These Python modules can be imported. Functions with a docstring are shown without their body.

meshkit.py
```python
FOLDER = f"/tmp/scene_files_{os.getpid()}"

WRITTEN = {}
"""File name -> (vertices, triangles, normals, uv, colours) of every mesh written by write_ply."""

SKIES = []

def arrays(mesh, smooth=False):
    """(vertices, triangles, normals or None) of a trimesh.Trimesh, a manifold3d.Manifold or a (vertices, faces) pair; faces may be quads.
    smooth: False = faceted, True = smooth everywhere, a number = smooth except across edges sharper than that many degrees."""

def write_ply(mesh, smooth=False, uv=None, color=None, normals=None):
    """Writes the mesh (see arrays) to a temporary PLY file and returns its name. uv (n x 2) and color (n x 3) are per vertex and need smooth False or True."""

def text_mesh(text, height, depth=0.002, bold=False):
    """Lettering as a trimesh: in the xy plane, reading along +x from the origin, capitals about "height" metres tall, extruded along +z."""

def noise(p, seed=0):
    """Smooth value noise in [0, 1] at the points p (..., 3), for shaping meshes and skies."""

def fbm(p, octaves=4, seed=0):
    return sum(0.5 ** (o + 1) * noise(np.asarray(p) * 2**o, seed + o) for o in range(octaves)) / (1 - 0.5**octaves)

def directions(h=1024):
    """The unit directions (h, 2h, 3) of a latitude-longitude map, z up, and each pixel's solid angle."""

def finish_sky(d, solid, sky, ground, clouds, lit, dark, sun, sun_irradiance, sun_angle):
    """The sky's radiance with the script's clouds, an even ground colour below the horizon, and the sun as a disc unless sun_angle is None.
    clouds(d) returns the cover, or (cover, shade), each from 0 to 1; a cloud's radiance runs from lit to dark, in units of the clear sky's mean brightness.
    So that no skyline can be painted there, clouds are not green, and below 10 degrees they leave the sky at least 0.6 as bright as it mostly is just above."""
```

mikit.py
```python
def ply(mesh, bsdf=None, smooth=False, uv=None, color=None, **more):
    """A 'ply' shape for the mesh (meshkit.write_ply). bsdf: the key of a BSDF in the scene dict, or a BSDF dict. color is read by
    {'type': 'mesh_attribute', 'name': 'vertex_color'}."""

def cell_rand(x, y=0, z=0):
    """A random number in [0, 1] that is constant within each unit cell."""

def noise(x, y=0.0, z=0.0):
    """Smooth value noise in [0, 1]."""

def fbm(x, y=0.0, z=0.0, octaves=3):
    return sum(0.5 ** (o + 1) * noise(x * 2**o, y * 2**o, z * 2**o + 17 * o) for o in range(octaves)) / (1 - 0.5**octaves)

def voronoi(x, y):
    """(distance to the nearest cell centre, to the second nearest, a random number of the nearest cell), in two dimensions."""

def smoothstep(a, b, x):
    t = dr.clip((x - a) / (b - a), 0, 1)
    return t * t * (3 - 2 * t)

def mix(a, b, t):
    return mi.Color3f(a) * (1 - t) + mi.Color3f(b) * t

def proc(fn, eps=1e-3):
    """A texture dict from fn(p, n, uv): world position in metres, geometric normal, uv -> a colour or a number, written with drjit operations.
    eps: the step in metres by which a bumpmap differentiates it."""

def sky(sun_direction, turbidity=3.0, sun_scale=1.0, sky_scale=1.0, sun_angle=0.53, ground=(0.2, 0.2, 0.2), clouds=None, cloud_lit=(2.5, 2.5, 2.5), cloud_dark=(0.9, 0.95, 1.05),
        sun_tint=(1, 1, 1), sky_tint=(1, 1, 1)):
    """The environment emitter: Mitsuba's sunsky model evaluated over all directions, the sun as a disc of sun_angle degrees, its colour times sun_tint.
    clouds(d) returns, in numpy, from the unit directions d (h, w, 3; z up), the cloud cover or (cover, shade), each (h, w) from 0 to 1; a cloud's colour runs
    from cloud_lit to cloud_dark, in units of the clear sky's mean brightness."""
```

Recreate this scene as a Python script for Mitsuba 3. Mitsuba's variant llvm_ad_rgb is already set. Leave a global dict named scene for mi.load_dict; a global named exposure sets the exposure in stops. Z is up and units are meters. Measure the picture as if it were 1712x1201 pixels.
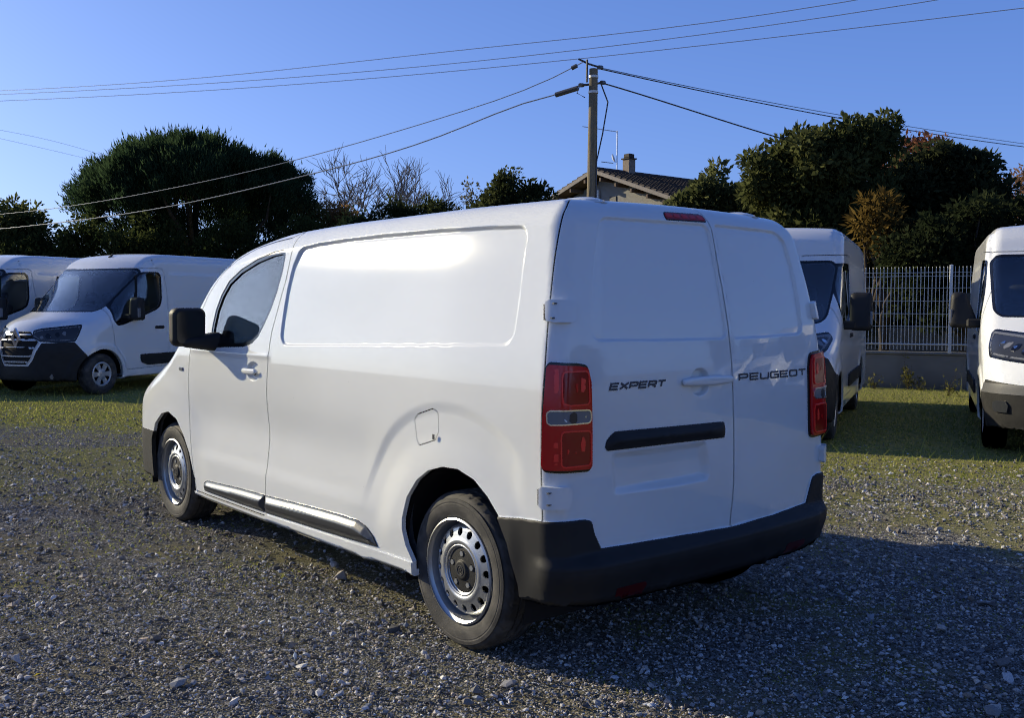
import math, random
import numpy as np, trimesh
from scipy.interpolate import PchipInterpolator, CubicSpline
from scipy.spatial import cKDTree, Delaunay
import shapely
from shapely.geometry import Polygon
import mitsuba as mi, drjit as dr
import mikit, meshkit
from mikit import fbm, noise, voronoi, smoothstep, mix, cell_rand, proc

T = mi.ScalarTransform4f
scene, labels = {}, {}

# ------------------------------------------------------------------ camera, light, exposure
CAM = np.array([-2.5532, 3.3479, 1.4771])
YAW, PITCH = -0.69580, -0.05406
FWD = np.array([math.cos(PITCH) * math.cos(YAW), math.cos(PITCH) * math.sin(YAW), math.sin(PITCH)])
scene['camera'] = {'type': 'perspective', 'fov': 55.70, 'fov_axis': 'x', 'near_clip': 0.05, 'far_clip': 3000.0,
                   'to_world': T().look_at(origin=CAM.tolist(), target=(CAM + FWD).tolist(), up=[0, 0, 1])}
SUN = (2.4, 1.10, 1.0)
scene['daylight'] = mikit.sky(SUN, turbidity=3.6, sun_tint=(1.10, 1.30, 1.52), sky_tint=(0.52, 0.69, 1.30), ground=(0.16, 0.16, 0.15))
exposure = 2.25

# ------------------------------------------------------------------ scene keys and labels
USED = {}


def key_for(name):
    n = USED.get(name, 0)
    USED[name] = n + 1
    return name if n == 0 else f'{name}_{n:03d}'


def put(name, mesh, mat, parent=None, smooth=False, label=None, cat=None, group=None, kind=None, normals=None, color=None, xf=None):
    k = key_for((parent + '__' if parent else '') + name)
    if normals is not None:
        v, f = mesh
        path = meshkit.write_ply((v, f), False, normals=normals, color=color)
        d = {'type': 'ply', 'filename': path, 'face_normals': False, 'bsdf': {'type': 'ref', 'id': mat}}
    else:
        d = mikit.ply(mesh, mat, smooth=smooth, color=color)
    if xf is not None:
        d['to_world'] = xf
    scene[k] = d
    tag(k, label, cat, group, kind)
    return k


def tag(k, label=None, cat=None, group=None, kind=None):
    d = {a: b for a, b in (('label', label), ('category', cat), ('group', group), ('kind', kind)) if b}
    if d:
        labels[k] = d


def thing(name, label, cat, group=None):
    k = key_for(name)
    tag(k, label, cat, group)
    return k


# ------------------------------------------------------------------ mesh tools
def snet(f, lo, hi, h):
    """Surface net of the implicit f (negative inside), projected onto f = 0."""
    lo, hi = np.array(lo, float), np.array(hi, float)
    n = np.ceil((hi - lo) / h).astype(int) + 1
    ax = [lo[i] + h * np.arange(n[i]) for i in range(3)]
    P = np.stack(np.meshgrid(*ax, indexing='ij'), -1).reshape(-1, 3)
    F = np.concatenate([f(P[i:i + 400000]) for i in range(0, len(P), 400000)]).reshape(n)
    s = F < 0
    acc = np.zeros(tuple(n - 1) + (3,))
    cnt = np.zeros(tuple(n - 1))
    G = P.reshape(tuple(n) + (3,))
    quads = []
    for a in range(3):
        sl0 = [slice(None)] * 3
        sl1 = [slice(None)] * 3
        sl0[a] = slice(0, -1)
        sl1[a] = slice(1, None)
        c = s[tuple(sl0)] != s[tuple(sl1)]
        idx = np.argwhere(c)
        if not len(idx):
            continue
        j = idx.copy()
        j[:, a] += 1
        f0, f1 = F[tuple(idx.T)], F[tuple(j.T)]
        t = (f0 / (f0 - f1))[:, None]
        p = G[tuple(idx.T)] * (1 - t) + G[tuple(j.T)] * t
        b, d = (a + 1) % 3, (a + 2) % 3
        cells = []
        ok = np.ones(len(idx), bool)
        for ob, od in ((0, 0), (1, 0), (1, 1), (0, 1)):
            q = idx.copy()
            q[:, b] -= ob
            q[:, d] -= od
            good = ((q >= 0) & (q < n - 1)).all(1)
            np.add.at(acc, tuple(q[good].T), p[good])
            np.add.at(cnt, tuple(q[good].T), 1)
            ok &= good
            cells.append(q)
        Q = np.stack([np.ravel_multi_index(np.clip(q, 0, n - 2).T, tuple(n - 1)) for q in cells], 1)
        flip = ~s[tuple(idx.T)]
        Q[flip] = Q[flip][:, ::-1]
        quads.append(Q[ok])
    Q = np.vstack(quads)
    cf = cnt.reshape(-1)
    V = acc.reshape(-1, 3) / np.maximum(cf, 1)[:, None]
    u, inv = np.unique(Q, return_inverse=True)
    inv = inv.reshape(-1, 4)
    v = project(f, V[u], 4)
    fc = np.vstack([inv[:, [0, 2, 1]], inv[:, [0, 3, 2]]])
    m0 = v[fc]
    nn = np.cross(m0[:, 1] - m0[:, 0], m0[:, 2] - m0[:, 0])
    g = grad(f, m0.mean(1))
    if (np.einsum('ij,ij->i', nn, g) < 0).mean() > .5:
        fc = fc[:, ::-1]
    return v, fc


def grad(f, p, e=1e-3):
    g = np.empty_like(p)
    for a in range(3):
        d = np.zeros(3)
        d[a] = e
        g[:, a] = (f(p + d) - f(p - d)) / (2 * e)
    return g


def project(f, p, it=3):
    for _ in range(it):
        g = grad(f, p)
        s = f(p) / np.maximum((g * g).sum(1), .1)
        p = p - np.clip(s, -.03, .03)[:, None] * g
    return p


def unit(a):
    return a / np.maximum(np.linalg.norm(a, axis=-1, keepdims=True), 1e-12)


def refine(v, f, size, f_imp=None, rounds=6):
    """Conforming refinement: edges longer than size(midpoint) are split."""
    for _ in range(rounds):
        e = np.sort(np.stack([f, np.roll(f, -1, 1)], -1).reshape(-1, 2), 1)
        ue, inv = np.unique(e[:, 0].astype(np.int64) * len(v) + e[:, 1], return_inverse=True)
        a, b = ue // len(v), ue % len(v)
        mid = (v[a] + v[b]) / 2
        L = np.linalg.norm(v[a] - v[b], axis=1)
        mark = L > size(mid)
        if not mark.any():
            break
        pts = mid[mark]
        if f_imp is not None:
            pts = project(f_imp, pts, 2)
        new = np.full(len(ue), -1)
        new[mark] = len(v) + np.arange(mark.sum())
        v = np.vstack([v, pts])
        m = new[inv].reshape(-1, 3)          # mid vertex on edge (0,1),(1,2),(2,0)
        out = []
        k = (m >= 0).sum(1)
        out.append(f[k == 0])
        for r in range(3):
            i0, i1, i2 = r, (r + 1) % 3, (r + 2) % 3
            s1 = (k == 1) & (m[:, i0] >= 0)
            t, q = f[s1], m[s1]
            out += [np.stack([t[:, i0], q[:, i0], t[:, i2]], 1), np.stack([q[:, i0], t[:, i1], t[:, i2]], 1)]
            s2 = (k == 2) & (m[:, i2] < 0)
            t, q = f[s2], m[s2]
            out += [np.stack([q[:, i0], t[:, i1], q[:, i1]], 1), np.stack([t[:, i0], q[:, i0], q[:, i1]], 1), np.stack([t[:, i0], q[:, i1], t[:, i2]], 1)]
        t, q = f[k == 3], m[k == 3]
        out += [np.stack([t[:, 0], q[:, 0], q[:, 2]], 1), np.stack([q[:, 0], t[:, 1], q[:, 1]], 1), np.stack([q[:, 2], q[:, 1], t[:, 2]], 1), q]
        f = np.vstack(out)
    return v, f


class Sheet:
    """A triangle sheet whose vertices carry attributes (rows of a: base point 3, displaced point 3, normal 3)."""

    def __init__(self, a, f):
        self.a, self.f = a, f

    @property
    def base(self):
        return self.a[:, :3]

    def clean(self):
        u, inv = np.unique(self.f, return_inverse=True)
        return Sheet(self.a[u], inv.reshape(-1, 3))

    def cut(self, g):
        """(part with g < 0, part with g > 0), split exactly along g = 0."""
        if not len(self.f):
            return self, self
        val = np.asarray(g(self.base), float)
        val = np.where(np.abs(val) < 1e-6, 1e-6, val)
        s = val < 0
        fs = s[self.f]
        k = fs.sum(1)
        a, f = self.a, self.f
        neg, pos = [f[k == 3]], [f[k == 0]]
        mix_ = (k == 1) | (k == 2)
        fm, sm = f[mix_], fs[mix_]
        if len(fm):
            lone_neg = sm.sum(1) == 1
            lone = np.where(lone_neg, sm.argmax(1), (~sm).argmax(1))
            r = np.arange(len(fm))
            A, B, C = fm[r, lone], fm[r, (lone + 1) % 3], fm[r, (lone + 2) % 3]
            e = np.sort(np.stack([np.stack([A, B], 1), np.stack([A, C], 1)]).reshape(-1, 2), 1)
            ue, inv = np.unique(e, axis=0, return_inverse=True)
            inv = inv.reshape(-1)
            t = (val[ue[:, 0]] / (val[ue[:, 0]] - val[ue[:, 1]]))[:, None]
            pts = a[ue[:, 0]] * (1 - t) + a[ue[:, 1]] * t
            base = len(a)
            a = np.vstack([a, pts])
            AB, AC = base + inv[:len(fm)], base + inv[len(fm):]
            tip = np.stack([A, AB, AC], 1)
            q1, q2 = np.stack([AB, B, C], 1), np.stack([AB, C, AC], 1)
            neg += [tip[lone_neg], q1[~lone_neg], q2[~lone_neg]]
            pos += [tip[~lone_neg], q1[lone_neg], q2[lone_neg]]
        return Sheet(a, np.vstack(neg)).clean() if sum(map(len, neg)) else Sheet(self.a[:0], self.f[:0]), Sheet(a, np.vstack(pos)).clean() if sum(map(len, pos)) else Sheet(self.a[:0], self.f[:0])

    def solid(self, offset=0.0, skirt=0.02, dome=None):
        """(v, f, n): the displaced sheet moved out by offset, with its edge folded inwards by skirt."""
        n = unit(self.a[:, 6:9])
        o = offset if np.isscalar(offset) else offset(self.base)[:, None]
        v = self.a[:, 3:6] + n * o
        if not np.isscalar(offset):
            n = vnormals(v, self.f)
        f = self.f
        if skirt:
            e = np.stack([f, np.roll(f, -1, 1)], -1).reshape(-1, 2)
            ks = np.sort(e, 1)
            code = ks[:, 0].astype(np.int64) * len(v) + ks[:, 1]
            u, ix, c = np.unique(code, return_index=True, return_counts=True)
            be = e[ix[c == 1]]
            if len(be):
                p0, p1 = v[be[:, 0]], v[be[:, 1]]
                sk = skirt if np.isscalar(skirt) else .02
                i0, i1 = p0 - n[be[:, 0]] * sk, p1 - n[be[:, 1]] * sk
                m = len(be)
                vv = np.stack([p0, p1, i1, i0], 1).reshape(-1, 3)
                b = len(v) + 4 * np.arange(m)[:, None]
                ff = np.vstack([b + [0, 2, 1], b + [0, 3, 2]])
                fn = unit(np.cross(i1 - p0, p1 - p0))
                v, f, n = np.vstack([v, vv]), np.vstack([f, ff]), np.vstack([n, np.repeat(fn, 4, 0)])
        return v, f, n


def vnormals(v, f):
    fn = np.cross(v[f[:, 1]] - v[f[:, 0]], v[f[:, 2]] - v[f[:, 0]])
    n = np.zeros_like(v)
    for k in range(3):
        np.add.at(n, f[:, k], fn)
    return unit(n)


def put_sheet(name, sheet, mat, parent, offset=0.0, skirt=0.02, **kw):
    if not len(sheet.f):
        return None
    v, f, n = sheet.solid(offset, skirt)
    return put(name, (v, f), mat, parent, normals=n, **kw)


def sdpoly(poly, r=0.0):
    """Signed distance (n,) to a polygon for points (n, 2), corners rounded by r."""
    P = np.array(poly, float)
    if r:
        g = Polygon(P).buffer(-r, quad_segs=8).buffer(r, quad_segs=8)
        if g.geom_type != 'Polygon':
            g = max(g.geoms, key=lambda q: q.area)
        P = np.array(g.exterior.coords)[:-1]
    Q = np.roll(P, -1, 0)
    lo, hi = P.min(0) - .12, P.max(0) + .12

    def sd(p):
        out = np.full(len(p), .12)
        near = ((p > lo) & (p < hi)).all(1)
        x = p[near]
        best = np.full(len(x), 9.)
        inside = np.zeros(len(x), bool)
        for a, b in zip(P, Q):
            d = b - a
            t = np.clip(((x - a) @ d) / max(d @ d, 1e-12), 0, 1)
            q = x - a - t[:, None] * d
            best = np.minimum(best, (q * q).sum(1))
            c = (a[1] > x[:, 1]) != (b[1] > x[:, 1])
            if c.any():
                inside ^= c & (x[:, 0] < (b[0] - a[0]) * (x[:, 1] - a[1]) / (b[1] - a[1] + 1e-15) + a[0])
        out[near] = np.sqrt(best) * np.where(inside, -1, 1)
        return out
    return sd


def sstep(a, b, x):
    t = np.clip((x - a) / (b - a), 0, 1)
    return t * t * (3 - 2 * t)


def rmax(r, *d):
    """Rounded intersection of half spaces d with edge radius r."""
    d = np.stack(d)
    return np.minimum(d.max(0), -r) + np.sqrt((np.maximum(d + r, 0) ** 2).sum(0))


def cat(*ms):
    return trimesh.util.concatenate([m if isinstance(m, trimesh.Trimesh) else trimesh.Trimesh(m[0], m[1], process=False) for m in ms])


def tube(pts, r, sides=8, caps=True):
    """A round bar along a polyline."""
    p = np.asarray(pts, float)
    r = np.broadcast_to(r, (len(p),))
    t = unit(np.gradient(p, axis=0))
    up = np.where(np.abs(t[:, 2:]) < .9, [[0, 0, 1.]], [[1., 0, 0]])
    a = unit(np.cross(t, up))
    b = np.cross(t, a)
    ang = np.arange(sides) * 2 * np.pi / sides
    v = (p[:, None] + r[:, None, None] * (np.cos(ang)[None, :, None] * a[:, None] + np.sin(ang)[None, :, None] * b[:, None])).reshape(-1, 3)
    i, j = np.meshgrid(np.arange(len(p) - 1), np.arange(sides), indexing='ij')
    q = np.stack([i * sides + j, i * sides + (j + 1) % sides, (i + 1) * sides + (j + 1) % sides, (i + 1) * sides + j], -1).reshape(-1, 4)
    f = np.vstack([q[:, [0, 1, 2]], q[:, [0, 2, 3]]])
    if caps:
        n = len(v)
        v = np.vstack([v, p[0], p[-1]])
        k = np.arange(sides)
        f = np.vstack([f, np.stack([k * 0 + n, (k + 1) % sides, k], 1), np.stack([k * 0 + n + 1, n - sides + k, n - sides + (k + 1) % sides], 1)])
    return trimesh.Trimesh(v, f, process=False)


def box(c, s, bevel=0.0, rot=None):
    """A box with centre c and full size s, its edges chamfered."""
    if bevel:
        h = np.array(s) / 2
        pts = []
        for sx in (-1, 1):
            for sy in (-1, 1):
                for sz in (-1, 1):
                    q = np.array([sx, sy, sz]) * h
                    for a in range(3):
                        d = np.array([sx, sy, sz]) * bevel
                        d[a] = 0
                        pts.append(q - d)
        m = trimesh.convex.convex_hull(np.array(pts))
    else:
        m = trimesh.creation.box(s)
    if rot is not None:
        m.apply_transform(rot)
    m.apply_translation(c)
    return m


def lathe(prof, n=64):
    """Revolve (radius, height) pairs round the z axis."""
    m = trimesh.creation.revolve(np.array(prof, float), sections=n)
    return m


def extrude(poly, h):
    return trimesh.creation.extrude_polygon(poly if isinstance(poly, shapely.Geometry) else Polygon(poly), h, engine='earcut')
# ------------------------------------------------------------------ materials


def bsdf(name, d, two=True):
    scene[name] = {'type': 'twosided', 'bsdf': d} if two else d


def rgb(*c):
    return {'type': 'rgb', 'value': list(c)}


def plain(name, c, rough=.6, spec=.5, **kw):
    bsdf(name, {'type': 'principled', 'base_color': rgb(*c), 'roughness': rough, 'specular': spec, **kw})


def gloss(name, c, alpha=.03, ior=1.5):
    bsdf(name, {'type': 'roughplastic', 'diffuse_reflectance': c if isinstance(c, dict) else rgb(*c), 'alpha': alpha, 'int_ior': ior, 'nonlinear': True})


WHITE = proc(lambda p, n, uv: mix((.84, .85, .85), (.79, .80, .795), smoothstep(.45, .8, fbm(p.x * 1.3, p.y * 1.3, p.z * 2.0)) * .6 + .4 * smoothstep(.5, .1, p.z)))
DUST = proc(lambda p, n, uv: .16 + .30 * smoothstep(.75, .30, p.z + .2 * (fbm(p.x * 3.1, p.y * 3.1, p.z * 3.7, 4) - .5)))
bsdf('m_white_paint', {'type': 'blendbsdf', 'weight': DUST, 'bsdf_0': {'type': 'plastic', 'diffuse_reflectance': WHITE, 'int_ior': 1.6, 'nonlinear': True}, 'bsdf_1': {'type': 'roughplastic', 'diffuse_reflectance': WHITE, 'int_ior': 1.5, 'alpha': .045, 'nonlinear': True}})
gloss('m_white_paint_far', (.84, .85, .86), .03, 1.6)
bsdf('m_black_plastic', {'type': 'principled', 'base_color': proc(lambda p, n, uv: mix((.010, .010, .011), (.020, .020, .020), fbm(p.x * 9, p.y * 9, p.z * 9))), 'roughness': .58, 'specular': .25})
plain('m_black', (.012, .012, .013), .8, .2)
bsdf('m_void', {'type': 'diffuse', 'reflectance': rgb(.004, .004, .004)})
plain('m_dark_grey', (.05, .05, .055), .6)
plain('m_grey_plastic', (.075, .076, .08), .5)
gloss('m_black_gloss', (.012, .012, .014), .03)
bsdf('m_rubber', {'type': 'bumpmap', 'bsdf': {'type': 'principled', 'base_color': {**proc(lambda p, n, uv: mix((.030, .029, .029), (.075, .070, .064), smoothstep(.35, .8, fbm(p.x * 14, p.y * 14, p.z * 14, 4))))}, 'roughness': .75, 'specular': .35},
                  'tex': proc(lambda p, n, uv: fbm(p.x * 160, p.y * 160, p.z * 160, 2) * .0006, .002), 'scale': 1.0})
plain('m_steel', (.43, .44, .45), .36, metallic=.8)
plain('m_alloy', (.45, .46, .48), .38, metallic=.6)
plain('m_chrome', (.85, .86, .88), .08, metallic=1.0)
gloss('m_red_lens', (.72, .022, .024), .02)
gloss('m_red_bright', (.95, .085, .065), .04)
gloss('m_red_dark', (.46, .010, .014), .02)
gloss('m_reflector', (.12, .004, .006), .05)
plain('m_lining', (.09, .09, .095), .9, .1)
gloss('m_clear_lens', (.30, .31, .33), .02)
gloss('m_lamp_dark', (.07, .075, .085), .02)
plain('m_strip', (.035, .036, .038), .26, .6)
plain('m_twig', (.11, .095, .085), .85)
plain('m_lining_light', (.30, .31, .32), .9, .1)
gloss('m_amber', (.55, .12, .02), .05)
scene['m_glass'] = {'type': 'thindielectric', 'int_ior': 1.5, 'specular_transmittance': rgb(.80, .84, .82)}
scene['m_tinted_glass'] = {'type': 'thindielectric', 'int_ior': 1.7, 'specular_transmittance': rgb(.70, .76, .74)}
scene['m_side_glass'] = {'type': 'blendbsdf', 'weight': .30, 'bsdf_0': {'type': 'thindielectric', 'int_ior': 1.40, 'specular_transmittance': rgb(.34, .42, .46)}, 'bsdf_1': {'type': 'plastic', 'diffuse_reflectance': rgb(.012, .016, .020), 'int_ior': 1.5}}
plain('m_cloth_seat', (.035, .036, .042), .9, .1)
plain('m_paper', (.75, .77, .72), .8)
# ------------------------------------------------------------------ the near van: its body surface
HT = PchipInterpolator([-.6, .0, .2, .5, 1.0, 1.8, 2.5, 3.0, 3.3, 3.52, 4.16, 4.35, 4.65, 4.92, 5.1], [1.88, 1.915, 1.921, 1.926, 1.932, 1.932, 1.918, 1.865, 1.80, 1.70, 1.175, 1.10, 1.0, .88, .71])
HR = CubicSpline([.1, .5, .85, 1.15, 1.4, 1.65, 1.9, 2.1], [.068, .068, .071, .080, .097, .138, .196, .25])
HF = CubicSpline([.1, .35, .6, .8, 1.0, 1.2], [4.86, 4.94, 4.95, 4.92, 4.84, 4.7])
HW = CubicSpline([.1, .3, .5, .65, .85, 1.1, 1.3, 1.4, 1.6, 1.8, 1.95], [.912, .922, .930, .935, .938, .934, .916, .897, .856, .808, .765])


def hero_imp(p):
    x, ay, z = p[:, 0], np.abs(p[:, 1]), p[:, 2]
    q = ay / .93
    xf = x + .30 * q ** 2.6 * sstep(3.4, 4.7, x) + .10 * q * q * sstep(2.9, 3.6, x) * sstep(1.0, 1.4, z)
    top = HT(np.clip(xf, -.6, 5.1))
    slope = HT(np.clip(xf, -.6, 5.1) + .01) - top
    a = (z - (top - .022 * q * q)) / np.sqrt(1 + np.minimum((slope / .01) ** 2, 2))
    w = HW(np.clip(z, .1, 1.95)) - .022 * sstep(.9, .0, x) - .035 * sstep(3.9, 4.9, x) - .07 * sstep(3.3, 4.2, x) * sstep(1.15, 1.7, z)
    s = ay - w
    r = HR(np.clip(z, .1, 2.1)) + .05 * q * q - x
    fr = xf - HF(np.clip(z, .1, 1.2))
    b = .268 + .065 * sstep(1.0, .3, x) - z
    side = rmax(.07, s, r)
    return np.maximum(b, rmax(.12, side, a, np.maximum(fr, s - .2)))
# ------------------------------------------------------------------ the near van
def xz(p):
    return p[:, [0, 2]]


def wz(p):
    return np.stack([p[:, 1] + np.clip(p[:, 1] / .3, -1, 1) * p[:, 0], p[:, 2]], 1)


SP = dict(
    window_panel=[(2.30, 1.80), (2.345, 1.70), (2.357, 1.55), (2.352, 1.40), (2.342, 1.31), (2.30, 1.27), (2.2, 1.27), (1.74, 1.284), (1.005, 1.306), (.45, 1.324), (.38, 1.327), (.382, 1.52), (.392, 1.66), (.402, 1.80), (.50, 1.806), (.68, 1.813), (1.0, 1.822), (1.48, 1.826), (1.82, 1.823), (2.1, 1.815)],
    door=[(2.418, 1.90), (2.41, 1.86), (2.400, 1.80), (2.40, 1.63), (2.437, 1.46), (2.462, 1.343), (2.475, 1.136), (2.488, .913), (2.490, .722), (2.506, .49), (2.518, .40), (2.517, .294), (3.526, .29), (3.562, .437), (3.594, .653), (3.61, .90), (3.603, 1.08), (3.585, 1.23), (3.535, 1.40), (3.44, 1.545), (3.30, 1.67), (3.14, 1.76), (2.92, 1.825), (2.70, 1.85), (2.5, 1.862)],
    glass=[(2.478, 1.785), (2.62, 1.777), (2.81, 1.745), (3.01, 1.688), (3.148, 1.622), (3.222, 1.539), (3.262, 1.45), (3.272, 1.358), (3.267, 1.262), (3.221, 1.240), (2.80, 1.258), (2.70, 1.278), (2.631, 1.315), (2.578, 1.385), (2.527, 1.47), (2.492, 1.56), (2.470, 1.68)],
    strip_f=[(3.385, .36), (3.33, .381), (2.882, .402), (2.513, .412), (2.520, .312), (2.894, .309), (3.385, .310)],
    strip_r=[(2.505, .412), (1.992, .432), (1.681, .441), (1.508, .441), (1.432, .424), (1.375, .388), (1.335, .340), (1.873, .325), (2.511, .312)],
    fuel=[(1.018, .975), (.99, 1.000), (.876, 1.033), (.845, 1.022), (.839, .94), (.861, .902), (.98, .866), (.998, .886)],
    arch_r=[(1.05, .05), (1.05, .323), (1.095, .39), (1.112, .46), (1.108, .52), (1.069, .621), (.991, .708), (.901, .763), (.799, .792), (.689, .796), (.583, .766), (.497, .709), (.425, .640), (.363, .542), (.315, .385), (.29, .05)],
    arch_f=[(4.33, .05), (4.345, .44), (4.336, .54), (4.249, .66), (4.10, .742), (3.962, .767), (3.819, .728), (3.709, .632), (3.621, .524), (3.553, .364), (3.50, .05)])
RP = dict(
    panel_l=[(.79, 1.836), (.433, 1.838), (-.09, 1.840), (-.10, 1.66), (-.115, 1.337), (.456, 1.340), (.76, 1.345), (.836, 1.346), (.838, 1.45), (.829, 1.60), (.80, 1.80)],
    panel_r=[(-.158, 1.840), (-.64, 1.838), (-.795, 1.834), (-.842, 1.789), (-.845, 1.666), (-.826, 1.462), (-.822, 1.35), (-.757, 1.345), (-.16, 1.336), (-.15, 1.66)],
    lamp=[(1.073, 1.268), (.915, 1.261), (.862, 1.252), (.842, 1.187), (.835, .997), (.835, .868), (.838, .842), (1.096, .850), (1.092, 1.053)],
    strip=[(.764, .913), (.752, .953), (.715, .984), (.69, .986), (-.018, .979), (-.058, .977), (-.068, .908), (.3, .912)],
    plate=[(.725, .905), (.09, .905), (.062, .80), (.066, .735), (.3, .731), (.712, .735)],
    brake=[(.335, 1.880), (-.115, 1.884), (-.095, 1.846), (.365, 1.842)],
    hinge_u=[(1.068, 1.50), (.936, 1.497), (.938, 1.414), (1.066, 1.412)], hinge_l=[(1.094, .797), (.953, .795), (.953, .712), (1.094, .709)],
    reflector=[(.736, .376), (.556, .381), (.560, .338), (.726, .342)],
    bumper=[(1.6, .62), (1.347, .637), (1.23, .649), (1.11, .657), (.987, .661), (.876, .658), (.836, .648), (.822, .60), (.784, .533), (.447, .525), (-.11, .511), (-.48, .517), (-.800, .531), (-.838, .60), (-.868, .648), (-.915, .66), (-1.11, .657), (-1.347, .637), (-1.6, .62), (-1.6, .0), (1.6, .0)])
SD = {k: sdpoly(v, dict(window_panel=.06, door=.02, glass=.035, strip_r=.0, strip_f=.01, fuel=.012, arch_r=.02, arch_f=.03).get(k, 0)) for k, v in SP.items()}
RD = {k: sdpoly(v, dict(panel_l=.05, panel_r=.05, lamp=.03, strip=.012, plate=.03, brake=.018, hinge_u=.008, hinge_l=.008, reflector=.012, bumper=.02).get(k, 0)) for k, v in RP.items()}
WGAP = PchipInterpolator([.4, .66, .854, 1.053, 1.271, 1.408, 1.502, 1.636, 1.755, 1.84, 1.874, 1.95], [1.09, 1.09, 1.097, 1.095, 1.077, 1.066, 1.055, 1.038, 1.014, .99, .972, .95])
WSPLIT = PchipInterpolator([.4, .52, .72, .93, 1.18, 1.37, 1.52, 1.66, 1.81, 2.0], [-.10, -.112, -.142, -.144, -.141, -.128, -.118, -.112, -.118, -.125])


def ring(p, cx, cz, r):
    return np.hypot(p[:, 0] - cx, p[:, 2] - cz) - r


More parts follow.
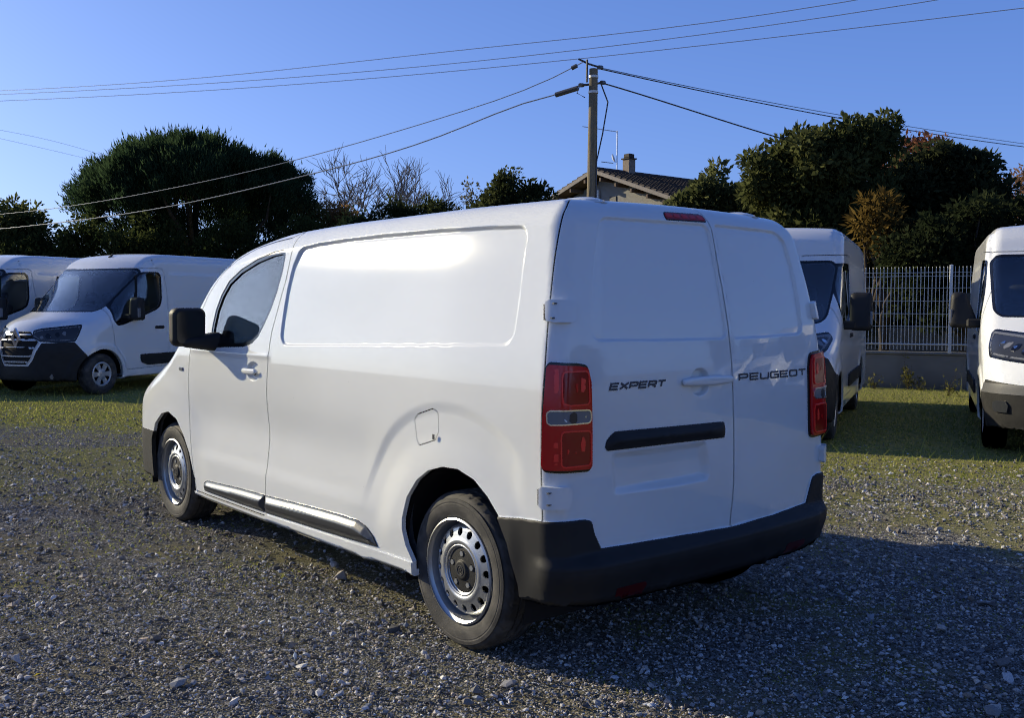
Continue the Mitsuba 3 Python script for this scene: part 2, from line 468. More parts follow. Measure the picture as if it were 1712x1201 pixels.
def hero_relief(p):
    """How far the pressed panels stand out of (or sink into) the plain body surface."""
    x, y, z = p.T
    ay = np.abs(y)
    side = sstep(.55, .7, ay) * sstep(.26, .36, x)
    wp = sstep(.005, -.008, SD['window_panel'](xz(p))) * side
    D = -wp * (.011 + .17 * np.maximum(z - 1.60, 0) ** 2)
    # the flank turns outwards again below a soft waist
    D += side * (-.020 * np.exp(-((z - .76) / .15) ** 2) * sstep(3.9, 3.2, x) * sstep(1.0, 1.5, x))
    D += side * .010 * sstep(.60, .50, z) * sstep(1.2, 1.6, x) * sstep(3.6, 3.3, x)
    # swollen arches
    r = np.hypot((x - .763), (z - .335) * 1.0)
    D += side * (-.009 * sstep(.745, .680, r) * sstep(.45, .80, z) * sstep(.15, .5, x) + .012 * sstep(.62, .45, r) * sstep(.3, .5, z))
    r = np.hypot((x - 3.98), (z - .335) * 1.0)
    D += side * (.007 * sstep(.70, .56, r) * sstep(3.4, 3.62, x))
    # belt line under the door glass
    D += side * sstep(2.42, 2.5, x) * sstep(3.62, 3.5, x) * (.006 * np.exp(-((z - 1.20) / .016) ** 2))
    # rear doors
    rear = sstep(.34, .28, x)
    q = wz(p)
    D -= .013 * sstep(.004, -.006, RD['panel_l'](q)) * rear * sstep(.85, .75, q[:, 0])
    D -= .013 * sstep(.004, -.006, RD['panel_r'](q)) * rear
    pl = RD['plate'](q)
    D -= rear * .026 * sstep(.002, -.032, pl) * sstep(.97, .82, z) * sstep(.85, .25, q[:, 0])
    D -= rear * .010 * sstep(.004, -.03, pl)
    c = np.hypot((q[:, 0] - .137) / .082, (z - 1.158) / .060)
    D -= rear * .026 * sstep(1.0, .80, c)
    # grip cup of the side door
    c = np.hypot((x - 2.655) / .088, (z - 1.107) / .056)
    D -= side * .022 * sstep(1.0, .75, c)
    # bumper
    b = RD['bumper'](q)
    lo = sstep(.53, .475, z) * (1 - .55 * sstep(.80, 1.0, np.abs(q[:, 0])))
    D += sstep(.004, -.004, b) * (.010 + (.052 * lo - .030 * sstep(.46, .33, z)) * sstep(.26, .10, x))
    return D


def near_detail(p):
    """Edge length wanted at p: short near the pressed lines, long elsewhere."""
    x, y, z = p.T
    d = np.full(len(p), .3)
    sd = (y > .4) & (x > .2)
    P = p[sd]
    if len(P):
        q = xz(P)
        m = np.abs(np.stack([SD[k](q) for k in ('window_panel', 'arch_r', 'arch_f', 'fuel', 'door', 'glass', 'strip_f', 'strip_r')])).min(0)
        m = np.minimum(m, np.maximum(np.hypot(P[:, 0] - 2.655, P[:, 2] - 1.107) - .09, 0))
        m = np.minimum(m, np.abs(np.hypot(P[:, 0] - .763, P[:, 2] - .335) - .70) * .7)
        m = np.minimum(m, np.abs(P[:, 2] - 1.20) + 9 * (P[:, 0] < 2.4))
        d[sd] = m
    rr = x < .45
    P = p[rr]
    if len(P):
        q = wz(P)
        m = np.abs(np.stack([RD[k](q) for k in ('panel_l', 'panel_r', 'lamp', 'bumper')])).min(0)
        m = np.minimum(m, np.maximum(RD['plate'](q), 0) + .004)
        m = np.minimum(m, np.abs(P[:, 2] - .503) + .004)
        m = np.minimum(m, np.maximum(np.hypot(q[:, 0] - .137, P[:, 2] - 1.158) - .08, 0))
        d[rr] = np.minimum(d[rr], m)
    return np.clip(.0095 + .45 * (d - .010), .0095, np.where((y > -.9) & ((y > .3) | (x < .4)), .033, .08))


v, f = snet(hero_imp, (-.1, -1.1, .1), (5.2, 1.1, 2.05), .045)
v, f = refine(v, f, near_detail, hero_imp)
v = project(hero_imp, v, 2)
n0 = unit(grad(hero_imp, v))
dsp = hero_relief(v)
gD = grad(hero_relief, v, 1.5e-3)
gD -= n0 * (gD * n0).sum(1, keepdims=True)
shell = Sheet(np.hstack([v, v + n0 * dsp[:, None], unit(n0 - gD)]), f)

VAN = thing('delivery_van', 'large white van in the foreground seen from behind, with red tail lamps and steel wheels', 'van', 'white vans')
inside, shell = shell.cut(lambda p: np.maximum(SD['arch_r'](xz(p)), .6 - np.abs(p[:, 1])))
inside, shell = shell.cut(lambda p: np.maximum(SD['arch_f'](xz(p)), .6 - np.abs(p[:, 1])))
# inner skin behind the gaps, open at the windows
SCR = lambda p: np.maximum.reduce([1.175 - p[:, 2], p[:, 2] - 1.80, np.abs(p[:, 1]) - (HW(np.clip(p[:, 2], .1, 1.95)) - .035 * sstep(3.9, 4.9, p[:, 0]) - .07 * sstep(3.3, 4.2, p[:, 0]) * sstep(1.15, 1.7, p[:, 2]) - .05), 3.25 - p[:, 0]])
vc, fc = snet(hero_imp, (-.1, -1.1, .1), (5.2, 1.1, 2.05), .07)
inner = Sheet(np.hstack([vc, vc, unit(grad(hero_imp, vc))]), fc)
for nm in ('arch_r', 'arch_f'):
    _, inner = inner.cut(lambda p: np.maximum(SD[nm](xz(p)) - .02, .6 - np.abs(p[:, 1])))
_, inner = inner.cut(lambda p: np.maximum(SD['glass'](xz(p)), .5 - np.abs(p[:, 1])))
_, inner = inner.cut(SCR)
put_sheet('inner_lining', Sheet(np.hstack([inner.base, inner.base - inner.a[:, 6:9] * .060, inner.a[:, 6:9]]), inner.f), 'm_lining', VAN, 0, 0)

# bumper with its reflectors
bump, shell = shell.cut(lambda p: np.maximum(RD['bumper'](wz(p)), p[:, 0] - .6))
refl, bump = bump.cut(lambda p: np.maximum(np.minimum(RD['reflector'](wz(p)), RD['reflector'](wz(p * [1, -1, 1]))), p[:, 0] - .4))
bk = put_sheet('rear_bumper', bump, 'm_black_plastic', VAN, .002, .03, )
for s, sh in zip((1, -1), refl.cut(lambda p: -p[:, 1])):
    put_sheet('reflector', sh, 'm_reflector', bk, .004, .01)
# front bumper, windscreen
fb, shell = shell.cut(lambda p: np.maximum.reduce([p[:, 2] - .60 - .12 * sstep(4.9, 4.5, p[:, 0]) * 0, 4.25 - p[:, 0]]))
put_sheet('front_bumper', fb, 'm_black_plastic', VAN, .004, .03)
scr, shell = shell.cut(SCR)
put_sheet('windscreen', scr, 'm_tinted_glass', VAN, -.003, .01)
scr, shell = shell.cut(lambda p: SCR(p) - .038)
put_sheet('screen_seal', scr, 'm_black_gloss', VAN, .001, .01)
# side doors
for s in (1, -1):
    door, shell = shell.cut(lambda p: np.maximum(SD['door'](xz(p)), .45 - s * p[:, 1]))
    seal, shell = shell.cut(lambda p: np.maximum(SD['door'](xz(p)) - .0095, .45 - s * p[:, 1]))
    gl, door = door.cut(lambda p: SD['glass'](xz(p)) + .008)
    fr, door = door.cut(lambda p: SD['glass'](xz(p)) - .016)
    st, door = door.cut(lambda p: SD['strip_f'](xz(p)))
    dk = put_sheet('front_door', door, 'm_white_paint', VAN, 0, .02)
    put_sheet('door_seal', seal, 'm_black', dk, -.007, 0)
    vg, fg = snet(hero_imp, (2.35, .70 if s > 0 else -1.04, 1.1), (3.45, 1.04 if s > 0 else -.70, 1.9), .03)
    vg = project(hero_imp, vg, 6)
    gl, _ = Sheet(np.hstack([vg, vg, unit(grad(hero_imp, vg))]), fg).cut(lambda p: SD['glass'](xz(p)) + .004)
    put_sheet('side_window', gl, 'm_side_glass', dk, -.012, 0)
    put_sheet('window_frame', fr, 'm_black_gloss', dk, -.004, .012)
    put_sheet('rub_strip', st, 'm_strip', dk, lambda p: .006 + .020 * sstep(.002, -.045, SD['strip_f'](xz(p))), .02)
    if s > 0:
        hb = snet(lambda p: rmax(.011, np.abs(p[:, 0]) - .098 + np.abs(p[:, 2]) * 1.2, np.abs(p[:, 1] + .0 - .006 * np.cos(p[:, 0] * 16)) - .012, np.abs(p[:, 2]) - .017), (-.11, -.04, -.03), (.11, .04, .03), .006)
        m = trimesh.Trimesh(*hb)
        m.apply_translation([2.675, .945, 1.106])
        put('door_handle', m, 'm_white_paint', dk, True)
        lock = trimesh.creation.cylinder(.016, .006, sections=24)
        lock.apply_transform(trimesh.transformations.rotation_matrix(math.pi / 2, [1, 0, 0]))
        lock.apply_translation([2.603, .947, 1.103])
        put('keyhole', lock, 'm_dark_grey', dk, 40)
# side pieces of the left flank
fuel, shell = shell.cut(lambda p: np.maximum(SD['fuel'](xz(p)), .45 - p[:, 1]))
seal, shell = shell.cut(lambda p: np.maximum(SD['fuel'](xz(p)) - .0045, .45 - p[:, 1]))
fk = put_sheet('fuel_flap', fuel, 'm_white_paint', VAN, 0, .015)
put_sheet('flap_seal', seal, 'm_black', fk, -.006, 0)
notch = box([.8560, .943, .915], [.014, .006, .022], .002)
put('flap_notch', notch, 'm_dark_grey', fk)
for s in (1, -1):
    st, shell = shell.cut(lambda p: np.maximum(SD['strip_r'](xz(p)), .45 - s * p[:, 1]))
    put_sheet('rub_strip', st, 'm_strip', VAN, lambda p: .006 + .022 * sstep(.002, -.045, SD['strip_r'](xz(p))), .02)
    sl, shell = shell.cut(lambda p: np.maximum.reduce([p[:, 2] - (.286 + .036 * sstep(3.5, 1.0, p[:, 0])), .45 - s * p[:, 1], 1.0 - p[:, 0], p[:, 0] - 3.6]))
    put_sheet('door_sill', sl, 'm_white_paint', VAN, .010, .03)
# tail lamps, built up of lens fields
for s in (1, -1):
    M = lambda p: wz(p * [1, s, 1])
    lamp, shell = shell.cut(lambda p: np.maximum.reduce([RD['lamp'](M(p)), .3 - s * p[:, 1], p[:, 0] - .5]))
    base, lens = lamp.cut(lambda p: -RD['lamp'](M(p)) - .011)
    lk = put_sheet('tail_lamp', lens, 'm_red_lens', VAN, lambda p: .022 + 0 * p[:, 0], .03, label='red tail lamp with a clear middle field')
    put_sheet('gasket', base, 'm_black_gloss', lk, .008, .02)
    fields = dict(upper=[(1.000, 1.232), (.870, 1.232), (.862, 1.10), (1.000, 1.10)], middle=[(1.064, 1.088), (.858, 1.084), (.856, 1.030), (1.062, 1.028)], lower=[(1.004, 1.008), (.856, 1.004), (.854, .868), (1.002, .868)])
    for fn, pg in fields.items():
        sd = sdpoly(pg, .018)
        fld, _ = lens.cut(lambda p: sd(M(p)))
        rim, core = fld.cut(lambda p: -sd(M(p)) - .005)
        if fn == 'middle':
            put_sheet('lens_rim', rim, 'm_chrome', lk, .028, .012)
            put_sheet('reversing_lens', core, 'm_clear_lens', lk, .0255, .006)
            for wj in (1.035, 1.012, .985, .885):
                fac, _ = core.cut(lambda p: np.maximum(np.abs(M(p)[:, 0] - wj) - .006, np.abs(p[:, 2] - 1.057) - .018))
                put_sheet('facet', fac, 'm_chrome' if wj != .985 else 'm_white_paint_far', lk, .027, .002)
            bulb, _ = core.cut(lambda p: np.hypot(M(p)[:, 0] - .95, p[:, 2] - 1.055) - .022)
            put_sheet('bulb_glass', bulb, 'm_lamp_dark', lk, .027, .002)
        else:
            put_sheet('lens_rim', rim, 'm_red_bright', lk, .027, .008)
            put_sheet('lens_field', core, 'm_red_dark', lk, .0245, .004)
            for j in range(3):
                fac, _ = core.cut(lambda p: np.maximum(np.abs(M(p)[:, 0] - .900 - j * .036) - .012 + .004 * j, np.abs(p[:, 2] - (pg[0][1] - .055 - .012 * j)) - .028 + .006 * j))
                put_sheet('facet', fac, 'm_red_bright' if j != 1 else 'm_red_lens', lk, .0262, .002)
    strip_, _ = lens.cut(lambda p: 1.018 - M(p)[:, 0])
    put_sheet('lens_field', strip_, 'm_red_lens', lk, .024, .002)
    for (z0, z1) in ((1.15, 1.24), (.88, .99)):
        st, _ = lens.cut(lambda p: np.maximum(np.abs(M(p)[:, 0] - 1.022) - .010, np.abs(p[:, 2] - (z0 + z1) / 2) - (z1 - z0) / 2))
        put_sheet('facet', st, 'm_red_bright', lk, .026, .002)
# rear doors
SPL = lambda p: wz(p)[:, 0] - WSPLIT(np.clip(p[:, 2], .4, 2.0))
for s in (1, -1):
    edge = lambda p: np.maximum(s * wz(p)[:, 0] - WGAP(np.clip(p[:, 2], .4, 1.95)), p[:, 0] - .31)
    door, shell = shell.cut(lambda p: np.maximum(edge(p), -s * SPL(p) + .0055))
    seal, shell = shell.cut(lambda p: np.maximum(edge(p) - .009, -s * SPL(p) + .0))
    strip = brk = None
    if s > 0:
        strip, door = door.cut(lambda p: RD['strip'](wz(p)))
        brk, door = door.cut(lambda p: np.maximum(RD['brake'](wz(p)), p[:, 0] - .3))
    dk = put_sheet('rear_door', door, 'm_white_paint', VAN, 0, .022)
    put_sheet('door_seal', seal, 'm_black', dk, -.006, 0)
    if s > 0:
        DOOR_L = dk
        put_sheet('plate_lamp_strip', strip, 'm_black_plastic', dk, lambda p: .004 + .026 * sstep(.0, -.05, RD['strip'](wz(p))), .02)
        rim, core = brk.cut(lambda p: -RD['brake'](wz(p)) - .005)
        bl = put_sheet('brake_light', core, 'm_red_dark', dk, .004, .012, label='narrow red third brake light')
        put_sheet('light_surround', rim, 'm_black_gloss', bl, .002, .01)
        for k in range(5):
            cell, _ = core.cut(lambda p: np.maximum(np.abs(wz(p)[:, 0] - (.30 - k * .085)) - .034, np.abs(p[:, 2] - 1.863) - .008))
            put_sheet('light_cell', cell, 'm_red_lens', bl, .0055, .002)
    else:
        DOOR_R = dk
put_sheet('body_shell', shell, 'm_white_paint', VAN, 0, .022)


def on_rear(y, z, out=0.0):
    """A point of the rear face at (y, z) and its outward normal."""
    p = np.array([[.05, y, z]])
    for _ in range(30):
        p[:, 0] += np.clip(hero_imp(p), -.02, .02) * (1 if True else 0)
    n = unit(grad(hero_imp, p))
    return p[0] + n[0] * (hero_relief(p)[0] + out), n[0]


def on_side(x, z, out=0.0):
    p = np.array([[x, 1.0, z]])
    for _ in range(30):
        p[:, 1] -= np.clip(hero_imp(p), -.02, .02)
    n = unit(grad(hero_imp, p))
    return p[0] + n[0] * (hero_relief(p)[0] + out), n[0]


def lay_on_rear(m, y0, z0, out):
    """Lay flat lettering (x to the right, y up, z out) on the rear doors."""
    v = np.array(m.vertices)
    yy, zz = y0 - v[:, 0], z0 + v[:, 1]
    p = np.stack([np.full(len(v), .08), yy, zz], 1)
    for _ in range(25):
        p[:, 0] += np.clip(hero_imp(p), -.02, .02)
    n = unit(grad(hero_imp, p))
    return trimesh.Trimesh(p + n * (out + v[:, 2:3]), m.faces, process=False)


# lettering of the two doors: built letter by letter from strokes
def strokes(word, h, w, t, gap, slant=0.0):
    G = {'E': [[(1, 1), (0, 1), (0, 0), (1, 0)], [(0, .5), (.92, .5)]], 'X': [[(0, 1), (1, 0)], [(0, 0), (1, 1)]], 'P': [[(0, 0), (0, 1), (.86, 1), (1, .86), (1, .55), (.86, .42), (.1, .42)]],
         'R': [[(0, 0), (0, 1), (.86, 1), (1, .86), (1, .58), (.86, .45), (.1, .45)], [(.5, .45), (1, 0)]], 'T': [[(0, 1), (1, 1)], [(.5, .95), (.5, 0)]],
         'U': [[(0, 1), (0, .12), (.12, 0), (.88, 0), (1, .12), (1, 1)]], 'G': [[(1, 1), (.12, 1), (0, .88), (0, .12), (.12, 0), (1, 0), (1, .5), (.5, .5)]], 'O': [[(.12, 1), (.88, 1), (1, .88), (1, .12), (.88, 0), (.12, 0), (0, .12), (0, .88), (.12, 1)]]}
    out, x = [], 0.0
    for c in word:
        g = shapely.union_all([shapely.LineString([(x + a * w, b * h) for a, b in l]).buffer(t / 2, cap_style='flat', join_style='mitre') for l in G[c]])
        out.append(shapely.affinity.skew(g, slant, origin=(0, 0)) if slant else g)
        x += w + gap
    return shapely.union_all(out), x - gap


import shapely.affinity
for word, y0, wid, z0, h, parent, sl in (('EXPERT', .632, .300, 1.152, .0225, DOOR_L, 20), ('PEUGEOT', -.160, .550, 1.151, .0260, DOOR_R, 0)):
    n_l = len(word)
    w = wid / (n_l + (n_l - 1) * .32)
    g, tot = strokes(word, h, w, .0078, w * .32, sl)
    m = trimesh.util.concatenate([extrude(q, .003) for q in (g.geoms if hasattr(g, 'geoms') else [g])])
    m = m.subdivide_to_size(.03)
    put('lettering', lay_on_rear(m, y0, z0, .0005), 'm_dark_grey', parent, label=f'dark raised letters reading {word}')
# door handle bar, hinges
bar = snet(lambda p: rmax(.010, np.abs(p[:, 1]) - .163, np.abs(p[:, 2] - .002) - (.021 - .05 * np.abs(p[:, 1]) ** 2 * 6), np.abs(p[:, 0] + .004) - .012), (-.04, -.18, -.04), (.03, .18, .04), .007)
m = trimesh.Trimesh(*bar)
c, n = on_rear(.060, 1.162)
m.apply_translation([c[0] - .034, .068, 1.160])
put('door_handle', m, 'm_white_paint', DOOR_L, True)
for nm, zz in (('hinge_u', 1.456), ('hinge_l', .753)):
    for s in (1, -1):
        w0 = RP[nm]
        pts = []
        hs = sdpoly(w0, .01)
        leaf, _ = Sheet(np.hstack([v, v + n0 * .0, n0]), f).cut(lambda p: np.maximum(hs(wz(p * [1, s, 1])), .3 - s * p[:, 1]))
        hk = put_sheet('hinge', leaf, 'm_white_paint', DOOR_L if s > 0 else DOOR_R, .025, .030)
        if hk and s > 0:
            pc = leaf.base[np.argmax(wz(leaf.base)[:, 0])]
            barrel = tube([[pc[0] + .0, pc[1] + .012, zz - .030], [pc[0], pc[1] + .012, zz + .030]], .011, 12)
            put('hinge_barrel', barrel, 'm_dark_grey', hk, 40)
            for dz in (-.022, .022):
                i = np.argmin(np.hypot(wz(leaf.base)[:, 0] - (w0[0][0] - .045), leaf.base[:, 2] - zz - dz))
                q = leaf.base[i] + leaf.a[i, 6:9] * .0262
                put('hinge_slot', box(q, [.010, .020, .005]), 'm_dark_grey', hk)
# roof fixing points
for x, y in ((.42, .50), (.42, -.52)):
    mm = snet(lambda p: rmax(.008, np.hypot(p[:, 0] * .6, p[:, 1]) - .075 + p[:, 2] * 2, np.abs(p[:, 2]) - .014), (-.2, -.14, -.05), (.2, .14, .05), .012)
    mm = trimesh.Trimesh(*mm)
    mm.apply_translation([x, y, 1.918])
    put('roof_fixing', mm, 'm_white_paint', VAN, True)
# side repeater
c, n = on_side(3.73, 1.067, .003)
put('side_repeater', box(c, [.060, .010, .022], .003), 'm_clear_lens', VAN)
# mirrors
for s in (1, -1):
    head = lambda p: rmax(.045, np.abs(p[:, 0] + .04 * (p[:, 1] / .12) ** 2 * 0) - .060 - .02 * p[:, 2], np.abs(p[:, 1]) - .102 - .10 * (p[:, 2] + .1) * (p[:, 1] < 0) * .3, np.abs(p[:, 2]) - .118)
    hv = trimesh.Trimesh(*snet(head, (-.15, -.18, -.17), (.15, .18, .17), .014))
    C = np.array([3.28, s * 1.070, 1.352])
    hv.apply_translation(C)
    mk = put('door_mirror', hv, 'm_black_gloss' if s < 0 else 'm_black_plastic', VAN, True)
    gl = extrude(Polygon([(-.085, -.097), (.085, -.097), (.085, .097), (-.085, .097)]).buffer(-.03).buffer(.03), .006)
    gl.apply_transform(np.array([[0, 0, -1, 0], [1, 0, 0, 0], [0, 1, 0, 0], [0, 0, 0, 1.0]]))
    gl.apply_translation(C + [-.056, 0, 0])
    put('mirror_glass', gl, 'm_black_gloss', mk, 30)
    arm = trimesh.Trimesh(*snet(lambda p: rmax(.03, np.abs(p[:, 0]) - .065 + .18 * p[:, 1], np.abs(p[:, 1]) - .155, np.abs(p[:, 2]) - .050 + .16 * p[:, 1]), (-.14, -.22, -.14), (.14, .22, .14), .014))
    if s < 0:
        arm.vertices[:, 1] *= -1
        arm.invert()
    arm.apply_translation([3.25, s * .965, 1.258])
    put('mirror_arm', arm, 'm_black_plastic', mk, True)
# underbody, wheel wells, cabin
put('underbody', box([2.5, 0, .30], [4.3, 1.2, .14], .02), 'm_black', VAN)
for hx in (.763, 4.042):
    for s in (1, -1):
        th = np.linspace(-.35, math.pi + .35, 24)
        ar = np.stack([hx - .03 + .435 * np.cos(th), .36 + .435 * np.sin(th)], 1)
        y0, y1 = s * .895, s * .50
        a = np.column_stack([ar[:, 0], np.full(24, y0), ar[:, 1]])
        b = np.column_stack([ar[:, 0], np.full(24, y1), ar[:, 1]])
        vv = np.vstack([a, b, [[hx, y1, .36]]])
        i = np.arange(23)
        ff = np.vstack([np.stack([i, i + 1, i + 24], 1), np.stack([i + 1, i + 25, i + 24], 1), np.stack([i + 24, i + 25, i * 0 + 48], 1)])
        put('wheel_well', (vv, ff), 'm_black', VAN)
put('bulkhead', box([2.36, 0, 1.05], [.03, 1.5, 1.5], .005), 'm_lining', VAN)
put('dashboard', trimesh.Trimesh(*snet(lambda p: rmax(.06, np.abs(p[:, 0] - 3.86) - .25, np.abs(p[:, 1]) - .74, np.abs(p[:, 2] - .9) - .22), (3.5, -.85, .6), (4.2, .85, 1.2), .05)), 'm_dark_grey', VAN, True)
for y in (.42, -.12, -.50):
    seat = lambda p: np.minimum(rmax(.05, np.abs(p[:, 0] - .02 + .22 * (p[:, 2] - .95)) - .07, np.abs(p[:, 1]) - .23, np.abs(p[:, 2] - 1.03) - .30), rmax(.04, np.abs(p[:, 0] + .07) - .05, np.abs(p[:, 1]) - .13, np.abs(p[:, 2] - 1.43) - .09))
    m = trimesh.Trimesh(*snet(seat, (-.3, -.3, .6), (.3, .3, 1.6), .04))
    m.apply_translation([2.72, y, 0])
    put('seat', m, 'm_cloth_seat', VAN, True)
wheel_ring = trimesh.creation.torus(.185, .014, major_sections=32, minor_sections=8)
wheel_ring.apply_transform(trimesh.transformations.rotation_matrix(math.radians(65), [0, 1, 0]))
wheel_ring.apply_translation([3.42, .40, 1.13])
put('steering_wheel', wheel_ring, 'm_black', VAN, True)


# ------------------------------------------------------------------ wheels
def tyre_mesh(R=.343, rim=.229, w=.215, seg=180, tread=True):
    """Tyre round the y axis, outer face at y = 0, tread cut by grooves."""
    h = w
    prof = [(rim - .004, -.016), (rim + .006, -.004), (rim + .018, .000), (rim + .030, .004), (rim + .045, .0065), (rim + .062, .0065), (rim + .064, .0050), (rim + .068, .0050), (rim + .070, .0062), (rim + .085, .003), (R - .030, -.003), (R - .022, -.006), (R - .014, -.012), (R - .008, -.020), (R - .003, -.030)]
    for k in range(5):
        y = -.034 - k * .036
        if k:
            prof += [(R - .001, y + .005), (R - .009, y + .004), (R - .009, y - .003), (R, y - .004)]
        else:
            prof += [(R - .001, y)]
    prof += [(R - .003, -h + .03), (R - .012, -h + .012), (R - .03, -h), (rim + .01, -h + .006)]
    prof = np.array(prof)
    th = np.arange(seg) / seg * 2 * np.pi
    r = np.repeat(prof[:, :1], seg, 1)
    if tread:
        k = np.arange(seg)
        row = (prof[:, 0] > R - .014) & (prof[:, 1] > -.045)
        for i in np.flatnonzero(row):
            r[i, (k + (i % 2)) % 5 == 0] -= .006
        for i in np.flatnonzero((prof[:, 0] > R - .005) & (prof[:, 1] <= -.045)):
            r[i, (k + i * 2) % 6 == 0] -= .005
    v = np.stack([r * np.cos(th), np.repeat(prof[:, 1:], seg, 1), r * np.sin(th)], -1).reshape(-1, 3)
    n = len(prof)
    i, j = np.meshgrid(np.arange(n - 1), np.arange(seg), indexing='ij')
    q = np.stack([i * seg + j, i * seg + (j + 1) % seg, (i + 1) * seg + (j + 1) % seg, (i + 1) * seg + j], -1).reshape(-1, 4)
    return trimesh.Trimesh(v, np.vstack([q[:, [0, 1, 2]], q[:, [0, 2, 3]]]), process=False)


def disc_sheet(prof, seg=96):
    """A pressed disc round the y axis from (radius, y) pairs, finely gridded, as a Sheet."""
    P = PchipInterpolator(*np.array(prof).T)
    r = np.linspace(prof[0][0], prof[-1][0], 46)
    th = np.arange(seg) / seg * 2 * np.pi
    v = np.stack([np.outer(r, np.cos(th)), np.repeat(P(r)[:, None], seg, 1), np.outer(r, np.sin(th))], -1).reshape(-1, 3)
    i, j = np.meshgrid(np.arange(len(r) - 1), np.arange(seg), indexing='ij')
    q = np.stack([i * seg + j, (i + 1) * seg + j, (i + 1) * seg + (j + 1) % seg, i * seg + (j + 1) % seg], -1).reshape(-1, 4)
    f = np.vstack([q[:, [0, 1, 2]], q[:, [0, 2, 3]]])
    n = vnormals(v, f)
    if n[:, 1].mean() < 0:
        f, n = f[:, ::-1], -n
    return Sheet(np.hstack([v, v, n]), f)


def steel_wheel(parent, at, s, turn):
    xf = T().translate(list(at)) @ T().scale([1, s, 1]) @ T().rotate([0, 1, 0], turn)
    wk = key_for(parent + '__wheel')
    scene[wk] = mikit.ply(tyre_mesh(), 'm_rubber', smooth=32, to_world=xf)
    barrel = trimesh.creation.revolve(np.array([(.205, .006), (.212, .002), (.213, -.004), (.207, -.010), (.199, -.016), (.197, -.06), (.186, -.085), (.183, -.17), (.19, -.18)]), sections=72)
    barrel.apply_transform(trimesh.transformations.rotation_matrix(-math.pi / 2, [1, 0, 0]))
    put('rim', barrel, 'm_steel', wk, 40, xf=xf @ T().scale([1.085, 1, 1.085]))
    disc = disc_sheet([(.045, -.035), (.075, -.036), (.082, -.033), (.100, -.022), (.108, -.014), (.118, -.012), (.130, -.017), (.150, -.023), (.170, -.030), (.180, -.042), (.1875, -.085)])
    def holes(p):
        a = np.arctan2(p[:, 2], p[:, 0])
        k = np.round(a / (2 * np.pi / 16)) * (2 * np.pi / 16)
        return np.hypot((np.hypot(p[:, 0], p[:, 2]) - .154) / 1.0, (a - k) * .154 / .85) - .0175
    _, disc = disc.cut(holes)
    v_, f_, n_ = disc.solid(0, .008)
    dk = put('wheel_disc', (v_, f_), 'm_steel', wk, normals=n_, xf=xf @ T().scale([1.085, 1, 1.085]))
    xf = xf @ T().scale([1.085, 1, 1.085])
    back = disc_sheet([(.02, -.10), (.19, -.10)], 32)
    put('brake_drum', (back.base, back.f), 'm_black', wk, xf=xf)
    cap = disc_sheet([(.001, -.013), (.030, -.013), (.036, -.015), (.040, -.021), (.060, -.023), (.088, -.026), (.094, -.031)], 64)
    def bolts(p):
        a = np.arctan2(p[:, 2], p[:, 0]) - .4
        k = np.round(a / (2 * np.pi / 5)) * (2 * np.pi / 5)
        rr = np.hypot(p[:, 0], p[:, 2])
        return np.hypot(rr * np.cos(a - k) - .066, rr * np.sin(a - k)) - .0145
    _, cap = cap.cut(bolts)
    v_, f_, n_ = cap.solid(0, .01)
    put('hub_cap', (v_, f_), 'm_black_plastic', wk, normals=n_, xf=xf)
    for k in range(5):
        a = .4 + k * 2 * math.pi / 5
        b = trimesh.creation.cylinder(.0115, .014, sections=6)
        b.apply_transform(trimesh.transformations.rotation_matrix(math.pi / 2, [1, 0, 0]))
        b.apply_translation([.066 * math.cos(a), -.026, .066 * math.sin(a)])
        put('bolt', b, 'm_steel', wk, xf=xf)
    # lion shield in the middle
    em = trimesh.creation.torus(.020, .0016, major_sections=24, minor_sections=6)
    em.apply_transform(trimesh.transformations.rotation_matrix(math.pi / 2, [1, 0, 0]))
    em.apply_translation([0, -.012, 0])
    lion = tube([[-.004, -.0125, -.013], [.006, -.0125, -.008], [.001, -.0125, -.001], [.007, -.0125, .006], [-.003, -.0125, .012], [-.008, -.0125, .004], [-.002, -.0125, -.004]], .0016, 6)
    put('emblem', cat(em, lion), 'm_dark_grey', wk, xf=xf)
    rg = trimesh.creation.torus(.0995, .0055, major_sections=64, minor_sections=8)
    rg.apply_transform(trimesh.transformations.rotation_matrix(math.pi / 2, [1, 0, 0]))
    rg.apply_translation([0, -.021, 0])
    put('pressed_ring', rg, 'm_steel', wk, True, xf=xf)


for i, (hx, s) in enumerate(((.763, 1), (4.042, 1), (.763, -1), (4.042, -1))):
    steel_wheel(VAN, (hx, s * .883, .337), s, 17 * i + 5)
# ------------------------------------------------------------------ the row of parked vans behind
ROW_A, ROW_H = np.array([.893, .45]), np.array([-.45, .893])        # along the row, and the way the vans face


def row_frame(wheel, half, xw, left=True):
    """Matrix of a van whose front wheel (left or right) touches the ground at wheel; local x forward from the tail, y left."""
    o = np.array(wheel) + ROW_A * half * (1 if left else -1) - ROW_H * xw
    M = np.eye(4)
    M[:2, 0], M[:2, 1], M[:2, 3] = ROW_H, -ROW_A, o
    return M


